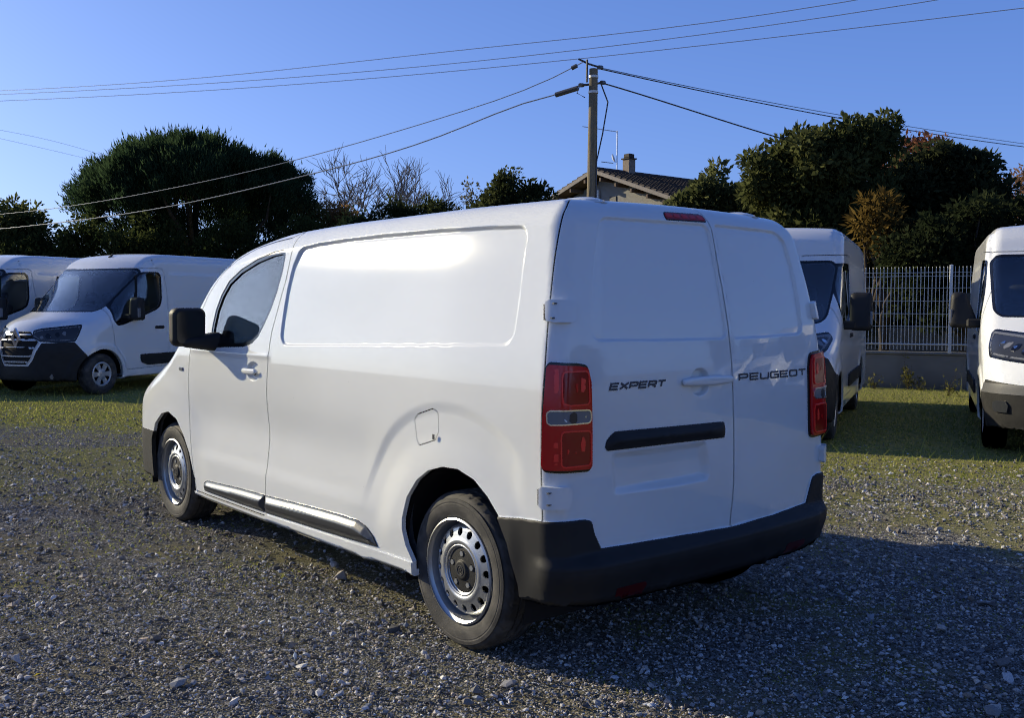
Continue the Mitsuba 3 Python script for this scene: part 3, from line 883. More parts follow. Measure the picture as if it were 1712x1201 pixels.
def make_imp(HT, HF, HW, L, ws, bow=.30, crown=.05, rv=.10, rt=.16, x0=.02):
    """Body surface of a tall van: HT top line over x, HF nose over z, HW half width over z, ws the x range of screen and bonnet that narrows."""
    x1 = L + .3

    def imp(p):
        x, ay, z = p[:, 0], np.abs(p[:, 1]), p[:, 2]
        q = ay / 1.0
        xf = x + bow * q ** 2.5 * sstep(ws[0] - .1, L - .3, x) + .12 * q * q * sstep(ws[0] - .4, ws[0] + .2, x)
        xc = np.clip(xf, -.5, x1)
        top = HT(xc)
        sl = (HT(xc + .01) - top) / .01
        a = (z - top + crown * q * q) / np.sqrt(1 + np.minimum(sl ** 2, 3))
        s = ay - (HW(np.clip(z, .1, 2.7)) - .03 * sstep(L - 1.0, L, x) - .10 * sstep(ws[0] - .2, ws[1], x) * sstep(1.35, 1.9, z))
        r = x0 + .03 * q * q - x
        fr = xf - HF(np.clip(z, .1, 1.4))
        return np.maximum(.26 - z, rmax(rt, rmax(rv, s, r), a, np.maximum(fr, s - .3)))
    return imp


VANS = {}
VANS['master'] = dict(L=5.55, xw=4.70, xr=1.02, half=1.02, M=row_frame((14.31, -1.777), 1.02, 4.70), R=.345,
    imp=make_imp(PchipInterpolator([-.5, 0, .3, 3.0, 3.35, 3.60, 3.82, 4.76, 4.94, 5.24, 5.47, 5.64, 5.9], [2.46, 2.47, 2.47, 2.46, 2.42, 2.33, 2.18, 1.44, 1.36, 1.25, 1.13, .98, .6]),
                 PchipInterpolator([.1, .4, .7, .9, 1.1, 1.4], [5.50, 5.55, 5.55, 5.52, 5.46, 5.3]), PchipInterpolator([.1, .4, .8, 1.2, 1.5, 2.0, 2.4, 2.7], [1.0, 1.045, 1.06, 1.055, 1.03, .98, .93, .89]), 5.55, (3.75, 4.75), .42))
VANS['jumper'] = dict(L=5.41, xw=4.46, xr=1.06, half=.985, M=row_frame((3.376, -6.28), .985, 4.46), R=.345,
    imp=make_imp(PchipInterpolator([-.5, 0, .3, 3.1, 3.38, 3.60, 3.70, 4.48, 4.68, 5.05, 5.3, 5.45, 5.8], [2.42, 2.45, 2.47, 2.47, 2.44, 2.30, 2.02, 1.38, 1.27, 1.12, 1.0, .85, .5]),
                 PchipInterpolator([.1, .4, .7, .9, 1.1, 1.4], [5.38, 5.41, 5.40, 5.35, 5.25, 5.0]), PchipInterpolator([.1, .4, .8, 1.2, 1.5, 2.0, 2.4, 2.7], [.99, 1.02, 1.025, 1.02, 1.005, .98, .955, .92]), 5.41, (3.6, 4.5), x0=-.36, rt=.13))
VANS['transit'] = dict(L=5.53, xw=4.50, xr=.75, half=.985, M=row_frame((2.049, -6.937), .985, 4.50, False), R=.345,
    imp=make_imp(PchipInterpolator([-.5, 0, .3, 2.9, 3.25, 3.55, 3.75, 4.62, 4.80, 5.2, 5.42, 5.6, 5.9], [2.40, 2.42, 2.44, 2.44, 2.41, 2.28, 2.06, 1.36, 1.27, 1.12, 1.0, .85, .5]),
                 PchipInterpolator([.1, .4, .7, .9, 1.1, 1.4], [5.48, 5.53, 5.52, 5.47, 5.38, 5.2]), PchipInterpolator([.1, .4, .8, 1.2, 1.5, 2.0, 2.4, 2.7], [.98, 1.01, 1.025, 1.02, 1.0, .965, .925, .88]), 5.53, (3.72, 4.65), .34))

VANS['master'].update(label='tall white van with chrome slatted grille and silver hub caps, behind the near van',
    glass=[(4.43, 1.24), (4.40, 1.48), (4.12, 1.78), (3.86, 2.03), (3.80, 2.07), (3.33, 2.08), (3.28, 2.03), (3.31, 1.62), (3.36, 1.50), (3.46, 1.44), (4.20, 1.20), (4.36, 1.17)],
    door=[(3.20, 2.16), (3.16, 1.76), (3.17, 1.07), (3.20, .42), (4.20, .40), (4.27, .60), (4.43, .80), (4.50, 1.26), (4.48, 1.48), (4.20, 1.85), (3.88, 2.16)],
    screen=(1.41, 2.13, .80, .93), head=[(.42, 1.085), (.60, 1.12), (1.48, 1.185), (1.40, 1.02), (1.32, .905), (1.05, .885), (.58, .90), (.40, .97)],
    bumper=[(-.3, .50), (.30, .50), (.40, .60), (.48, .74), (.60, .88), (1.30, .895), (1.56, .67), (1.75, .2), (-.3, .2)], grille=[(-.3, 1.07), (.36, 1.07), (.42, 1.0), (.56, .90), (.44, .76), (.37, .62), (.27, .515), (-.3, .51)],
    slats=(1.015, .93, .80, .67, .57), strip=[(3.90, .645), (3.25, .65), (1.6, .66), (1.6, .47), (3.70, .45), (3.85, .50)], handle=(3.40, 1.11), mirror=(4.02, 1.14, 1.44, .10, .13, .20), groove=2.09)
VANS['jumper'].update(label='tall white van with a big black mirror, seen just right of the near van',
    glass=[(4.05, 1.34), (3.62, 1.97), (2.86, 1.99), (2.80, 1.92), (2.84, 1.40), (3.2, 1.28), (3.9, 1.26)], door=[(2.66, 2.12), (2.62, 1.2), (2.68, .42), (3.90, .42), (4.10, .85), (4.20, 1.3), (3.72, 2.08)],
    screen=(1.31, 2.00, .84, .90), head=[(.72, 1.09), (1.15, 1.15), (1.85, 1.20), (1.80, 1.12), (1.55, 1.03), (1.32, .96), (1.0, .93), (.75, 1.0)],
    bumper=[(-.3, .60), (.6, .62), (.9, .95), (1.30, .955), (1.42, .92), (1.53, .78), (1.96, .66), (2.1, .2), (-.3, .2)], grille=[(-.3, 1.0), (.6, 1.0), (.62, .74), (-.3, .72)], slats=(.95, .86, .78), strip=[(3.2, .66), (1.3, .66), (1.3, .50), (3.2, .50)], handle=(2.85, 1.12), mirror=(3.80, 1.20, 1.42, .11, .13, .22), groove=None)
VANS['transit'].update(label='white van cut off by the right edge, with sunlit bonnet and grey bumper band',
    glass=[(4.10, 1.30), (3.60, 1.98), (2.95, 2.0), (2.90, 1.92), (2.94, 1.36), (3.3, 1.22), (4.0, 1.20)], door=[(2.78, 2.12), (2.75, 1.2), (2.8, .42), (3.95, .42), (4.1, .85), (4.2, 1.25), (3.72, 2.08)],
    screen=(1.39, 2.03, .88, .90), head=[(.62, 1.13), (.80, 1.16), (1.35, 1.21), (1.98, 1.25), (1.75, 1.08), (1.56, .97), (1.2, .94), (.86, .92), (.62, .93)],
    bumper=[(-.3, .74), (.9, .72), (1.52, .75), (1.62, .62), (1.9, .2), (-.3, .2)], grille=[(-.3, 1.08), (.58, 1.08), (.60, .84), (.3, .78), (-.3, .78)], slats=(1.0, .90), strip=[(3.2, .62), (1.2, .62), (1.2, .46), (3.2, .46)], handle=(2.98, 1.12), mirror=(3.86, 1.20, 1.44, .10, .12, .20), groove=None)


def row_wheel(parent, at, s, cap, xf):
    W = T(xf.tolist()) @ T().translate(list(at)) @ T().scale([1, s, 1])
    wk = key_for(parent + '__wheel')
    scene[wk] = {**TYRE, 'to_world': W}
    for nm, d in cap:
        k = key_for(wk + '__' + nm)
        scene[k] = {**d, 'to_world': W}


def cap_parts(kind):
    """Hub cap pieces (name, shape dict): a plastic five-spoke cover, or a plain steel disc with holes."""
    out = []
    back = disc_sheet([(.01, -.07), (.20, -.06)], 40)
    out.append(('rim', mikit.ply((back.base, back.f), 'm_black')))
    ring_ = disc_sheet([(.172, -.012), (.185, -.002), (.200, -.004), (.209, -.012)], 60)
    out.append(('cap_rim', mikit.ply((ring_.base, ring_.f), 'm_alloy', smooth=True)))
    d = disc_sheet([(.002, -.004), (.04, -.004), (.10, -.012), (.185, -.010)], 120)
    if kind == 'spokes':
        def keep(p):
            a = np.arctan2(p[:, 2], p[:, 0])
            k = np.round(a / (2 * np.pi / 6)) * (2 * np.pi / 6)
            r = np.hypot(p[:, 0], p[:, 2])
            return np.minimum(np.abs(a - k) * r - (.028 + .10 * r), r - .068)
        d, _ = d.cut(keep)
    else:
        def keep(p):
            a = np.arctan2(p[:, 2], p[:, 0])
            k = np.round(a / (2 * np.pi / 12)) * (2 * np.pi / 12)
            r = np.hypot(p[:, 0], p[:, 2])
            return .014 - np.hypot(r - .145, (a - k) * .145)
        d, _ = d.cut(keep)
    v, f, n = d.solid(0, .012)
    out.append(('hub_cap', {'type': 'ply', 'filename': meshkit.write_ply((v, f), False, normals=n), 'face_normals': False, 'bsdf': {'type': 'ref', 'id': 'm_alloy' if kind == 'spokes' else 'm_steel'}}))
    return out


TYRE = mikit.ply(tyre_mesh(R=.345, rim=.205, seg=72, tread=False), 'm_rubber', smooth=32)
CAPS = {k: cap_parts(k) for k in ('spokes', 'steel')}


def build_row_van(name):
    V = VANS[name]
    imp, L = V['imp'], V['L']
    XF = T(V['M'].tolist())
    vk = thing('parked_van', V['label'], 'van', 'white vans')
    fw = lambda p: np.stack([np.abs(p[:, 1]) + (L - p[:, 0]), p[:, 2]], 1)
    ab = lambda p: np.stack([p[:, 0], p[:, 2]], 1)
    sd = {k: sdpoly(V[k], r) for k, r in (('glass', .05), ('door', .05), ('strip', .02))}
    fd = {k: sdpoly(V[k], r) for k, r in (('head', .03), ('bumper', .0), ('grille', .03))}
    z0, z1, w0, w1 = V['screen']
    sx = 3.2
    scr = lambda p: np.maximum.reduce([z0 - p[:, 2], p[:, 2] - z1, np.abs(p[:, 1]) - (w0 + (w1 - w0) * sstep(z0, z1, p[:, 2]) * (1 if w1 > w0 else 1)) + .0, sx - p[:, 0]])
    scr_r = lambda p: rmax(.09, z0 - p[:, 2], p[:, 2] - z1, np.abs(p[:, 1]) - (w0 + (w1 - w0) * (p[:, 2] - z0) / (z1 - z0)), sx - p[:, 0])
    arch = lambda p: np.maximum(.62 - np.abs(p[:, 1]), np.minimum(np.hypot(p[:, 0] - V['xw'], (p[:, 2] - .33) * .97) - .425, np.hypot(p[:, 0] - V['xr'], (p[:, 2] - .33) * .97) - .425))

    def relief(p):
        x, y, z = p.T
        D = np.zeros(len(p))
        sidew = sstep(.7, .85, np.abs(y)) * sstep(.2, .4, x)
        if V['groove']:
            D -= sidew * .012 * np.exp(-((z - V['groove'] - .0) / .014) ** 2) * sstep(3.08, 3.0, x)
            D -= sidew * .010 * sstep(1.60, 1.55, z) * sstep(1.15, 1.25, z) * sstep(3.02, 2.9, x)
        else:
            D -= sidew * .012 * np.exp(-((z - 1.02) / .03) ** 2) * sstep(2.6, 2.5, x)
            D -= sidew * .010 * sstep(.0, -.03, np.maximum(np.abs(z - 1.62) - .40, np.abs(x - 1.6) - .9))
        D += sidew * .016 * sstep(.56, .50, np.hypot(x - V['xw'], z - .33)) + sidew * .016 * sstep(.56, .50, np.hypot(x - V['xr'], z - .33))
        # channel from the screen pillar back over the roof edge
        c = np.abs(np.abs(y) - (w1 + .0 - .02 * (x < 3.4))) 
        D -= .016 * np.exp(-(c / .022) ** 2) * sstep(1.95, 2.05, z) * sstep(.3, .6, x)
        return D

    def size(p):
        q = ab(p)
        m = np.minimum(np.abs(sd['glass'](q)), np.abs(sd['door'](q))) + 9 * (np.abs(p[:, 1]) < .6)
        r = fw(p)
        for k in fd:
            m = np.minimum(m, np.abs(fd[k](r)) + 9 * (p[:, 0] < 4.2))
        m = np.minimum(m, np.abs(scr_r(p)) + 9 * (p[:, 0] < 3.2))
        m = np.minimum(m, np.abs(arch(p)))
        return np.clip(.028 + .5 * (m - .02), .028, .095)

    v, f = snet(imp, (-.5, -1.2, .1), (L + .2, 1.2, 2.6), .075)
    v, f = refine(v, f, size, imp, 4)
    v = project(imp, v, 2)
    n = unit(grad(imp, v))
    ds = relief(v)
    g = grad(relief, v, 2e-3)
    g -= n * (g * n).sum(1, keepdims=True)
    sh = Sheet(np.hstack([v, v + n * ds[:, None], unit(n - g)]), f)
    P = lambda nm, s, m, parent, o=0, sk=.02, **kw: put_sheet(nm, s, m, parent, o, sk, xf=XF, **kw) if len(s.f) else None
    _, sh = sh.cut(arch)
    vc, fc = snet(imp, (-.5, -1.2, .1), (L + .2, 1.2, 2.6), .11)
    _, inner = Sheet(np.hstack([vc, vc, unit(grad(imp, vc))]), fc).cut(arch)
    _, inner = inner.cut(lambda p: np.maximum(sd['glass'](ab(p)), .5 - np.abs(p[:, 1])))
    _, inner = inner.cut(scr_r)
    P('inner_lining', Sheet(np.hstack([inner.base, inner.base - inner.a[:, 6:9] * .04, inner.a[:, 6:9]]), inner.f), 'm_lining_light' if name == 'master' else 'm_lining', vk, 0, 0)
    gl, sh = sh.cut(scr_r)
    P('windscreen', gl, 'm_tinted_glass', vk, -.004, 0)
    rim, sh = sh.cut(lambda p: scr_r(p) - .025)
    P('screen_seal', rim, 'm_black_gloss', vk, -.002, .02)
    for s in (1, -1):
        far = s != (-1 if name == 'transit' else 1)
        h, sh = sh.cut(lambda p: np.maximum.reduce([fd['head'](fw(p)), .05 - s * p[:, 1], 4.0 - p[:, 0]]))
        lens, hb = h.cut(lambda p: fd['head'](fw(p)) + .018)
        hk = P('headlamp', lens, 'm_lamp_dark', vk, .006, .02)
        P('lamp_housing', hb, 'm_black_gloss', hk, .002, .02)
        cy = np.mean([q[0] for q in V['head']])
        cz = np.mean([q[1] for q in V['head']])
        for dj, (du, rr, mm) in enumerate(((-.30, .030, 'm_clear_lens'), (-.16, .046, 'm_black_gloss'), (-.12, .022, 'm_chrome'), (.03, .040, 'm_black_gloss'), (.05, .020, 'm_chrome'), (.18, .036, 'm_clear_lens'), (.30, .024, 'm_chrome'))):
            spot, _ = lens.cut(lambda p: np.maximum(np.hypot((fw(p)[:, 0] - cy - du) * .7, p[:, 2] - cz - du * .12) - rr, fd['head'](fw(p)) + .03))
            P('reflector', spot, mm, hk, .010, .006)
        edge_, _ = lens.cut(lambda p: np.abs(fd['head'](fw(p)) + .036) - .008)
        P('light_strip', edge_, 'm_clear_lens', hk, .010, .004)
    gr, sh = sh.cut(lambda p: np.maximum(fd['grille'](fw(p)), 4.5 - p[:, 0]))
    gk = P('grille', gr, 'm_black', vk, -.02, .03)
    for z in V['slats']:
        sl, _ = gr.cut(lambda p: np.maximum(np.abs(p[:, 2] - z - .02 * (np.abs(p[:, 1]) > 9)) - .015, fd['grille'](fw(p)) + .02))
        P('grille_slat', sl, 'm_alloy' if name == 'master' else 'm_dark_grey', gk, .012, .02)
    if name == 'master':
        er, _ = gr.cut(lambda p: -fd['grille'](fw(p)) - .016)
        er, _ = er.cut(lambda p: p[:, 2] - .93)
        P('grille_trim', er, 'm_alloy', gk, .010, .02)
        c = gr.base[np.argmin(np.hypot(gr.base[:, 1], gr.base[:, 2] - .95))]
        dia = Polygon([(0, .17), (.10, 0), (0, -.17), (-.10, 0)]).difference(Polygon([(0, .085), (.045, 0), (0, -.085), (-.045, 0)]))
        m = extrude(dia, .03)
        m.apply_transform(np.array([[0, 0, 1, c[0] + .0], [1, 0, 0, 0], [0, 1, 0, .96], [0, 0, 0, 1.0]]))
        put('badge', m, 'm_chrome', gk, 20, xf=XF)
    bp, sh = sh.cut(lambda p: np.maximum(fd['bumper'](fw(p)), 3.9 - p[:, 0]))
    if name == 'transit':
        band, bp = bp.cut(lambda p: np.maximum(.625 - p[:, 2], p[:, 2] - .72))
    bk = P('front_bumper', bp, 'm_black_plastic', vk, .006 if name != 'transit' else (lambda p: .006 - .11 * np.maximum(.62 - p[:, 2], 0)), .03)
    if name == 'transit':
        P('bumper_band', band, 'm_grey_plastic', bk, .012, .03)
        for s in (1, -1):
            fog, _ = bp.cut(lambda p: np.maximum(rmax(.02, np.abs(fw(p)[:, 0] - 1.20) - .13, np.abs(p[:, 2] - .50) - .055), -s * p[:, 1]))
            P('fog_lamp', fog, 'm_lamp_dark', bk, .014, .02)
    else:
        for s in (1, -1):
            fog, _ = bp.cut(lambda p: np.maximum(np.hypot(fw(p)[:, 0] - .80, p[:, 2] - .33) - .045, -s * p[:, 1]))
            P('fog_lamp', fog, 'm_clear_lens', bk, .01, .015)
    for s in (1, -1):
        vis = s == (-1 if name == 'transit' else 1)
        mask = lambda p: .5 - s * p[:, 1]
        st, sh = sh.cut(lambda p: np.maximum(sd['strip'](ab(p)), mask(p)))
        P('rub_strip', st, 'm_black_plastic', vk, .018, .03)
        dr_, sh = sh.cut(lambda p: np.maximum(sd['door'](ab(p)), mask(p)))
        _, sh = sh.cut(lambda p: np.maximum(sd['door'](ab(p)) - .010, mask(p)))
        gl, dr_ = dr_.cut(lambda p: sd['glass'](ab(p)) + .012)
        fr, dr_ = dr_.cut(lambda p: sd['glass'](ab(p)) - .022)
        dk = P('front_door', dr_, 'm_white_paint_far', vk, 0, .02)
        P('side_window', gl, 'm_tinted_glass', dk, -.014, 0)
        P('window_frame', fr, 'm_black_gloss', dk, -.004, .015)
        if name == 'master':
            x = 3.82
            pts = [[x + .14 * (2.03 - z) / .7, 0, z] for z in (2.03, 1.75, 1.32)]
            for q in pts:
                q[1] = s * (float(gl.base[np.argmin(np.hypot(gl.base[:, 0] - q[0], gl.base[:, 2] - q[2])), 1]) * s)
            put('window_post', tube(pts, .016, 6), 'm_black', dk, xf=XF)
        hx, hz = V['handle']
        y = s * (1.02 if name != 'master' else 1.05)
        put('door_handle', box([hx, y, hz], [.22, .05, .055], .012), 'm_black_plastic', dk, xf=XF)
        mx, my, mz, hw_, dx_, hz_ = V['mirror'][:6]
        hd = trimesh.Trimesh(*snet(lambda p: rmax(.05, np.abs(p[:, 0]) - .085 + .1 * p[:, 2], np.abs(p[:, 1] - (s * .18 * p[:, 2] if name == 'transit' else 0)) - hw_ - .015 + (.22 * p[:, 2] if name == 'transit' else 0), np.abs(p[:, 2]) - hz_), (-.2, -.2, -.3), (.2, .2, .3), .03))
        hd.apply_translation([mx, s * my, mz])
        mk = put('door_mirror', hd, 'm_black_plastic', vk, True, xf=XF)
        am = box([mx + .06, s * (my - .15), mz - hz_ * .72], [.13, .20, .10], .02)
        put('mirror_arm', am, 'm_black_plastic', mk, xf=XF)
        put('turn_signal', box([mx + .055, s * (my + hw_ + .004), mz - hz_ * .35], [.06, .03, .16], .008), 'm_clear_lens', mk, xf=XF)
        put('mirror_glass', box([mx - .088, s * my, mz + .02], [.008, hw_ * 1.8, hz_ * 1.7], .003), 'm_black_gloss', mk, xf=XF)
    P('body_shell', sh, 'm_white_paint_far', vk, 0, .02)
    xb = min(q[0] for q in V['door']) - .1
    put('bulkhead', box([xb, 0, 1.25], [.03, 1.75, 1.9]), 'm_dark_grey', vk, xf=XF)
    put('dashboard', box([V['xw'] - .28, 0, z0 - .28], [.55, 1.6, .45], .08), 'm_dark_grey', vk, xf=XF)
    put('cab_floor', box([V['xw'] - .75, 0, .45], [1.6, 1.6, .2], .05), 'm_black', vk, xf=XF)
    if name == 'master':
        pp = box([V['xw'] - .06, .34, z0 - .04], [.26, .36, .004])
        pp.apply_transform(trimesh.transformations.rotation_matrix(-.10, [0, 1, 0], [V['xw'], 0, z0]))
        put('paper_sheet', pp, 'm_paper', vk, xf=XF)
        put('paper_sheet', box([V['xw'] - .02, -.1, z0 - .045], [.12, .30, .004]), 'm_paper', vk, xf=XF)
        put('rain_sensor', box([3.86, -.02, 2.06], [.06, .14, .08], .01), 'm_black', vk, xf=XF)
    for y in (.48, -.15, -.55):
        m = trimesh.Trimesh(*snet(lambda p: np.minimum(rmax(.05, np.abs(p[:, 0] - .02 + .2 * (p[:, 2] - 1.1)) - .07, np.abs(p[:, 1]) - .22, np.abs(p[:, 2] - 1.20) - .32), rmax(.04, np.abs(p[:, 0] + .07) - .05, np.abs(p[:, 1]) - .13, np.abs(p[:, 2] - 1.64) - .10)), (-.3, -.3, .8), (.3, .3, 1.8), .06))
        m.apply_translation([xb + .42, y, 0])
        put('seat', m, 'm_cloth_seat', vk, True, xf=XF)
    sw = trimesh.creation.torus(.20, .016, major_sections=24, minor_sections=6)
    sw.apply_transform(trimesh.transformations.rotation_matrix(math.radians(55), [0, 1, 0]))
    sw.apply_translation([V['xw'] - .62, .46, z0 - .08])
    put('steering_wheel', sw, 'm_black', vk, xf=XF)
    if name == 'jumper':
        put('headlamp_bulge', box([3.3, .0, 2.46], [.2, .3, .02], .008), 'm_white_paint_far', vk, xf=XF)
    put('aerial', tube([[3.50 if name != 'transit' else 3.3, .0, 2.36], [3.42 if name != 'transit' else 3.25, .0, 2.54 if name == 'transit' else 2.44]], [.03, .012], 6), 'm_black_plastic' if name != 'transit' else 'm_white_paint_far', vk, xf=XF)
    put('underbody', box([L / 2, 0, .38], [L - .9, 1.2, .24], .04), 'm_black', vk, xf=XF)
    for hx in (V['xr'], V['xw']):
        for s in (1, -1):
            put('wheel_well', box([hx, s * .60, .55], [.86, .06, .55]), 'm_black', vk, xf=XF)
            row_wheel(vk, (hx, s * V['half'], .345), s, CAPS['spokes' if name == 'master' else 'steel'], V['M'])
    return vk


def copy_van(src, M_src, M_new, label):
    k = thing('parked_van', label, 'van', 'white vans')
    D = T((M_new @ np.linalg.inv(M_src)).tolist())
    for q in [q for q in list(scene) if q.startswith(src + '__')]:
        nk = k + q[len(src):]
        scene[nk] = {**scene[q], 'to_world': D @ T(scene[q]['to_world'])}
        if q in labels:
            labels[nk] = labels[q]
    return k


MASTER, JUMPER, TRANSIT = build_row_van('master'), build_row_van('jumper'), build_row_van('transit')


def moved(name, a, h):
    M = VANS[name]['M'].copy()
    M[:2, 3] += ROW_A * a + ROW_H * h
    return M


copy_van(MASTER, VANS['master']['M'], moved('master', 2.54, .66), 'leftmost white van, only its side and door window showing')
# the row goes on to the right of the picture
for i, (nm, src, a, h) in enumerate((('jumper', JUMPER, -6.3, .1), ('transit', TRANSIT, -5.5, -.2), ('master', MASTER, -23.6, 1.0), ('jumper', JUMPER, -14.6, 0))):
    copy_van(src, VANS[nm]['M'], moved(nm, a, h), f'white van {"next to the sunlit one,second from the sunlit one,third from the sunlit one,last of all".split(",")[i]} beyond the right edge')
# ------------------------------------------------------------------ ground
F2, R2 = np.array([.7674, -.6411]), np.array([-.6411, -.7674])      # level directions: away from and to the right of the viewer
ROWN = lambda p: p.x * -.45 + p.y * .893


def grassiness(x, y, n1, n2):
    """0 on bare gravel, 1 on turf: turf under the row of vans, thinning to mossy patches in front of it."""
    h = -.45 * x + .893 * y
    return h, n1, n2


def ground_colour(p, n, uv):
    h = ROWN(p)
    big = fbm(p.x * .55, p.y * .55, 0.0, 3)
    mid = fbm(p.x * 2.6, p.y * 2.6, 3.0, 3)
    fine = noise(p.x * 46, p.y * 46, 1.0)
    d1, d2, c = voronoi(p.x * 52, p.y * 52)
    a = mix((.10, .097, .090), (.44, .425, .395), c * c)
    stone = a * smoothstep(.02, .28, d2 - d1) * .8 + mi.Color3f(.055, .052, .045)
    stone = mix(stone, mi.Color3f(.170, .145, .105), .6 * smoothstep(.5, .75, mid))
    blade = mix((.12, .13, .04), (.30, .27, .11), noise(p.x * 30, p.y * 30, 5.0) * .6 + .4 * fine)
    turf = smoothstep(-4.3, -5.3, h + (mid - .5) * 1.8)
    moss = smoothstep(.36, .62, big + .5 * (mid - .5)) * smoothstep(3.0, -3.5, h) * .7
    return mix(stone, blade, dr.clip(turf + moss, 0, 1))


def ground_bump(p, n, uv):
    d1, d2, c = voronoi(p.x * 52, p.y * 52)
    e1, e2, k = voronoi(p.x * 85 + 7, p.y * 85)
    return smoothstep(0., .45, d2 - d1) * .0045 * (.4 + c) + .002 * smoothstep(0., .4, e2 - e1) + .02 * fbm(p.x * 1.2, p.y * 1.2, 0, 2)


bsdf('m_ground', {'type': 'bumpmap', 'bsdf': {'type': 'diffuse', 'reflectance': proc(ground_colour)}, 'tex': proc(ground_bump, .003), 'scale': 1.0})
rng = np.random.default_rng(7)
gx = np.concatenate([[-1500, -400, -120, -50], np.linspace(-25, 60, 60), [90, 160, 400, 1500]])
gy = np.concatenate([[-1500, -400, -150, -70], np.linspace(-45, 25, 50), [50, 120, 400, 1500]])
X, Y = np.meshgrid(gx, gy, indexing='ij')
Z = np.where((np.abs(X - 5) < 60) & (np.abs(Y) < 50), .03 * (meshkit.fbm(np.stack([X * .35, Y * .35, X * 0], -1), 3) - .5), 0)
near_van = ((X > -3) & (X < 20) & (Y > -10) & (Y < 6))
Z = np.where(near_van, Z * .35, Z)
i, j = np.meshgrid(np.arange(len(gx) - 1), np.arange(len(gy) - 1), indexing='ij')
q = np.stack([i * len(gy) + j, (i + 1) * len(gy) + j, (i + 1) * len(gy) + j + 1, i * len(gy) + j + 1], -1).reshape(-1, 4)
put('ground', (np.stack([X, Y, Z - .004], -1).reshape(-1, 3), q), 'm_ground', smooth=True, kind='structure', label='gravel yard with mossy patches running into short turf under the parked row')


def scatter(n, r0, r1, power, seed, ang=.70):
    """n ground points in front of the viewer between the distances r0 and r1."""
    g = np.random.default_rng(seed)
    r = (r0 ** power + (r1 ** power - r0 ** power) * g.random(n)) ** (1 / power)
    a = g.uniform(-ang, ang, n)
    d = F2 * np.cos(a)[:, None] + R2 * np.sin(a)[:, None]
    return CAM[:2] + d * r[:, None], g


def under_cars(P):
    """Points where a tyre stands."""
    bad = np.zeros(len(P), bool)
    for hx in (.763, 4.042):
        for s in (1, -1):
            bad |= (np.abs(P[:, 0] - hx) < .12) & (np.abs(P[:, 1] - s * .78) < .12)
    return bad


def pebbles(P, size, g, shape, flat=.6):
    """Stones at the points P, each a jittered copy of the small mesh shape, with its own turn, size and grey."""
    n, bv = len(P), np.array(shape.vertices)
    k = len(bv)
    sc = size * np.exp(g.normal(0, .38, n))
    v = bv[None] * (1 + g.uniform(-.42, .38, (n, k, 1)))
    v = v * np.stack([np.ones(n), g.uniform(.55, .95, n), g.uniform(.32, .75, n) * flat / .6], -1)[:, None]
    a, t = g.uniform(0, 2 * np.pi, n), g.normal(0, .30, n)
    ca, sa, ct, st = np.cos(a), np.sin(a), np.cos(t), np.sin(t)
    x, y, z = v[..., 0] * ct[:, None] + v[..., 2] * st[:, None], v[..., 1], -v[..., 0] * st[:, None] + v[..., 2] * ct[:, None]
    v = np.stack([x * ca[:, None] - y * sa[:, None], x * sa[:, None] + y * ca[:, None], z], -1) * sc[:, None, None]
    v[..., :2] += P[:, None]
    v[..., 2] += (sc * g.uniform(.05, .35, n))[:, None]
    f = (np.array(shape.faces)[None] + (np.arange(n) * k)[:, None, None]).reshape(-1, 3)
    tone = .075 + .46 * g.random(n) ** 1.9 + .18 * (g.random(n) < .03)
    warm = .035 + g.normal(0, .05, n) + .14 * (g.random(n) < .15)
    c = np.stack([tone * (1 + warm), tone, tone * (1.02 - warm)], -1)
    return v.reshape(-1, 3), f, np.repeat(np.clip(c, .02, .55), k, 0)


bsdf('m_stone', {'type': 'principled', 'base_color': {'type': 'mesh_attribute', 'name': 'vertex_color'}, 'roughness': .75, 'specular': .2})
ICO, OCT = trimesh.creation.icosphere(subdivisions=1, radius=.5), trimesh.Trimesh([[.5, 0, 0], [-.5, 0, 0], [0, .5, 0], [0, -.5, 0], [0, 0, .5], [0, 0, -.5]], [[0, 2, 4], [2, 1, 4], [1, 3, 4], [3, 0, 4], [2, 0, 5], [1, 2, 5], [3, 1, 5], [0, 3, 5]], process=False)
ICO0 = trimesh.creation.icosahedron()
ICO0.vertices *= .5 / np.linalg.norm(ICO0.vertices[0])
gv, gf, gc, off = [], [], [], 0
for n_, r0, r1, pw, size, shp, seed in ((9500, 1.9, 4.6, 1.6, .0155, ICO0, 1), (86000, 1.9, 5.6, 1.4, .0105, OCT, 2), (9000, 4.4, 8.5, 1.5, .0165, ICO0, 3), (26000, 5.0, 11, 1.3, .018, OCT, 4), (36000, 7.5, 16, 1.6, .020, OCT, 6), (380, 2.3, 8, 1.3, .030, ICO0, 5)):
    P, g = scatter(n_, r0, r1, pw, seed)
    hh = P @ ROW_H
    keep = ~under_cars(P) & (hh > -5.6 + .5 * g.standard_normal(len(P))) & (g.random(len(P)) < np.where((np.abs(P[:, 1]) < .75) & (P[:, 0] > .4), .5, 1))
    v_, f_, c_ = pebbles(P[keep], size, g, shp)
    gv.append(v_)
    gf.append(f_ + off)
    gc.append(c_)
    off += len(v_)
put('gravel', (np.vstack(gv), np.vstack(gf)), 'm_stone', color=np.vstack(gc), kind='stuff', label='loose grey crushed stone covering the yard', cat='gravel')

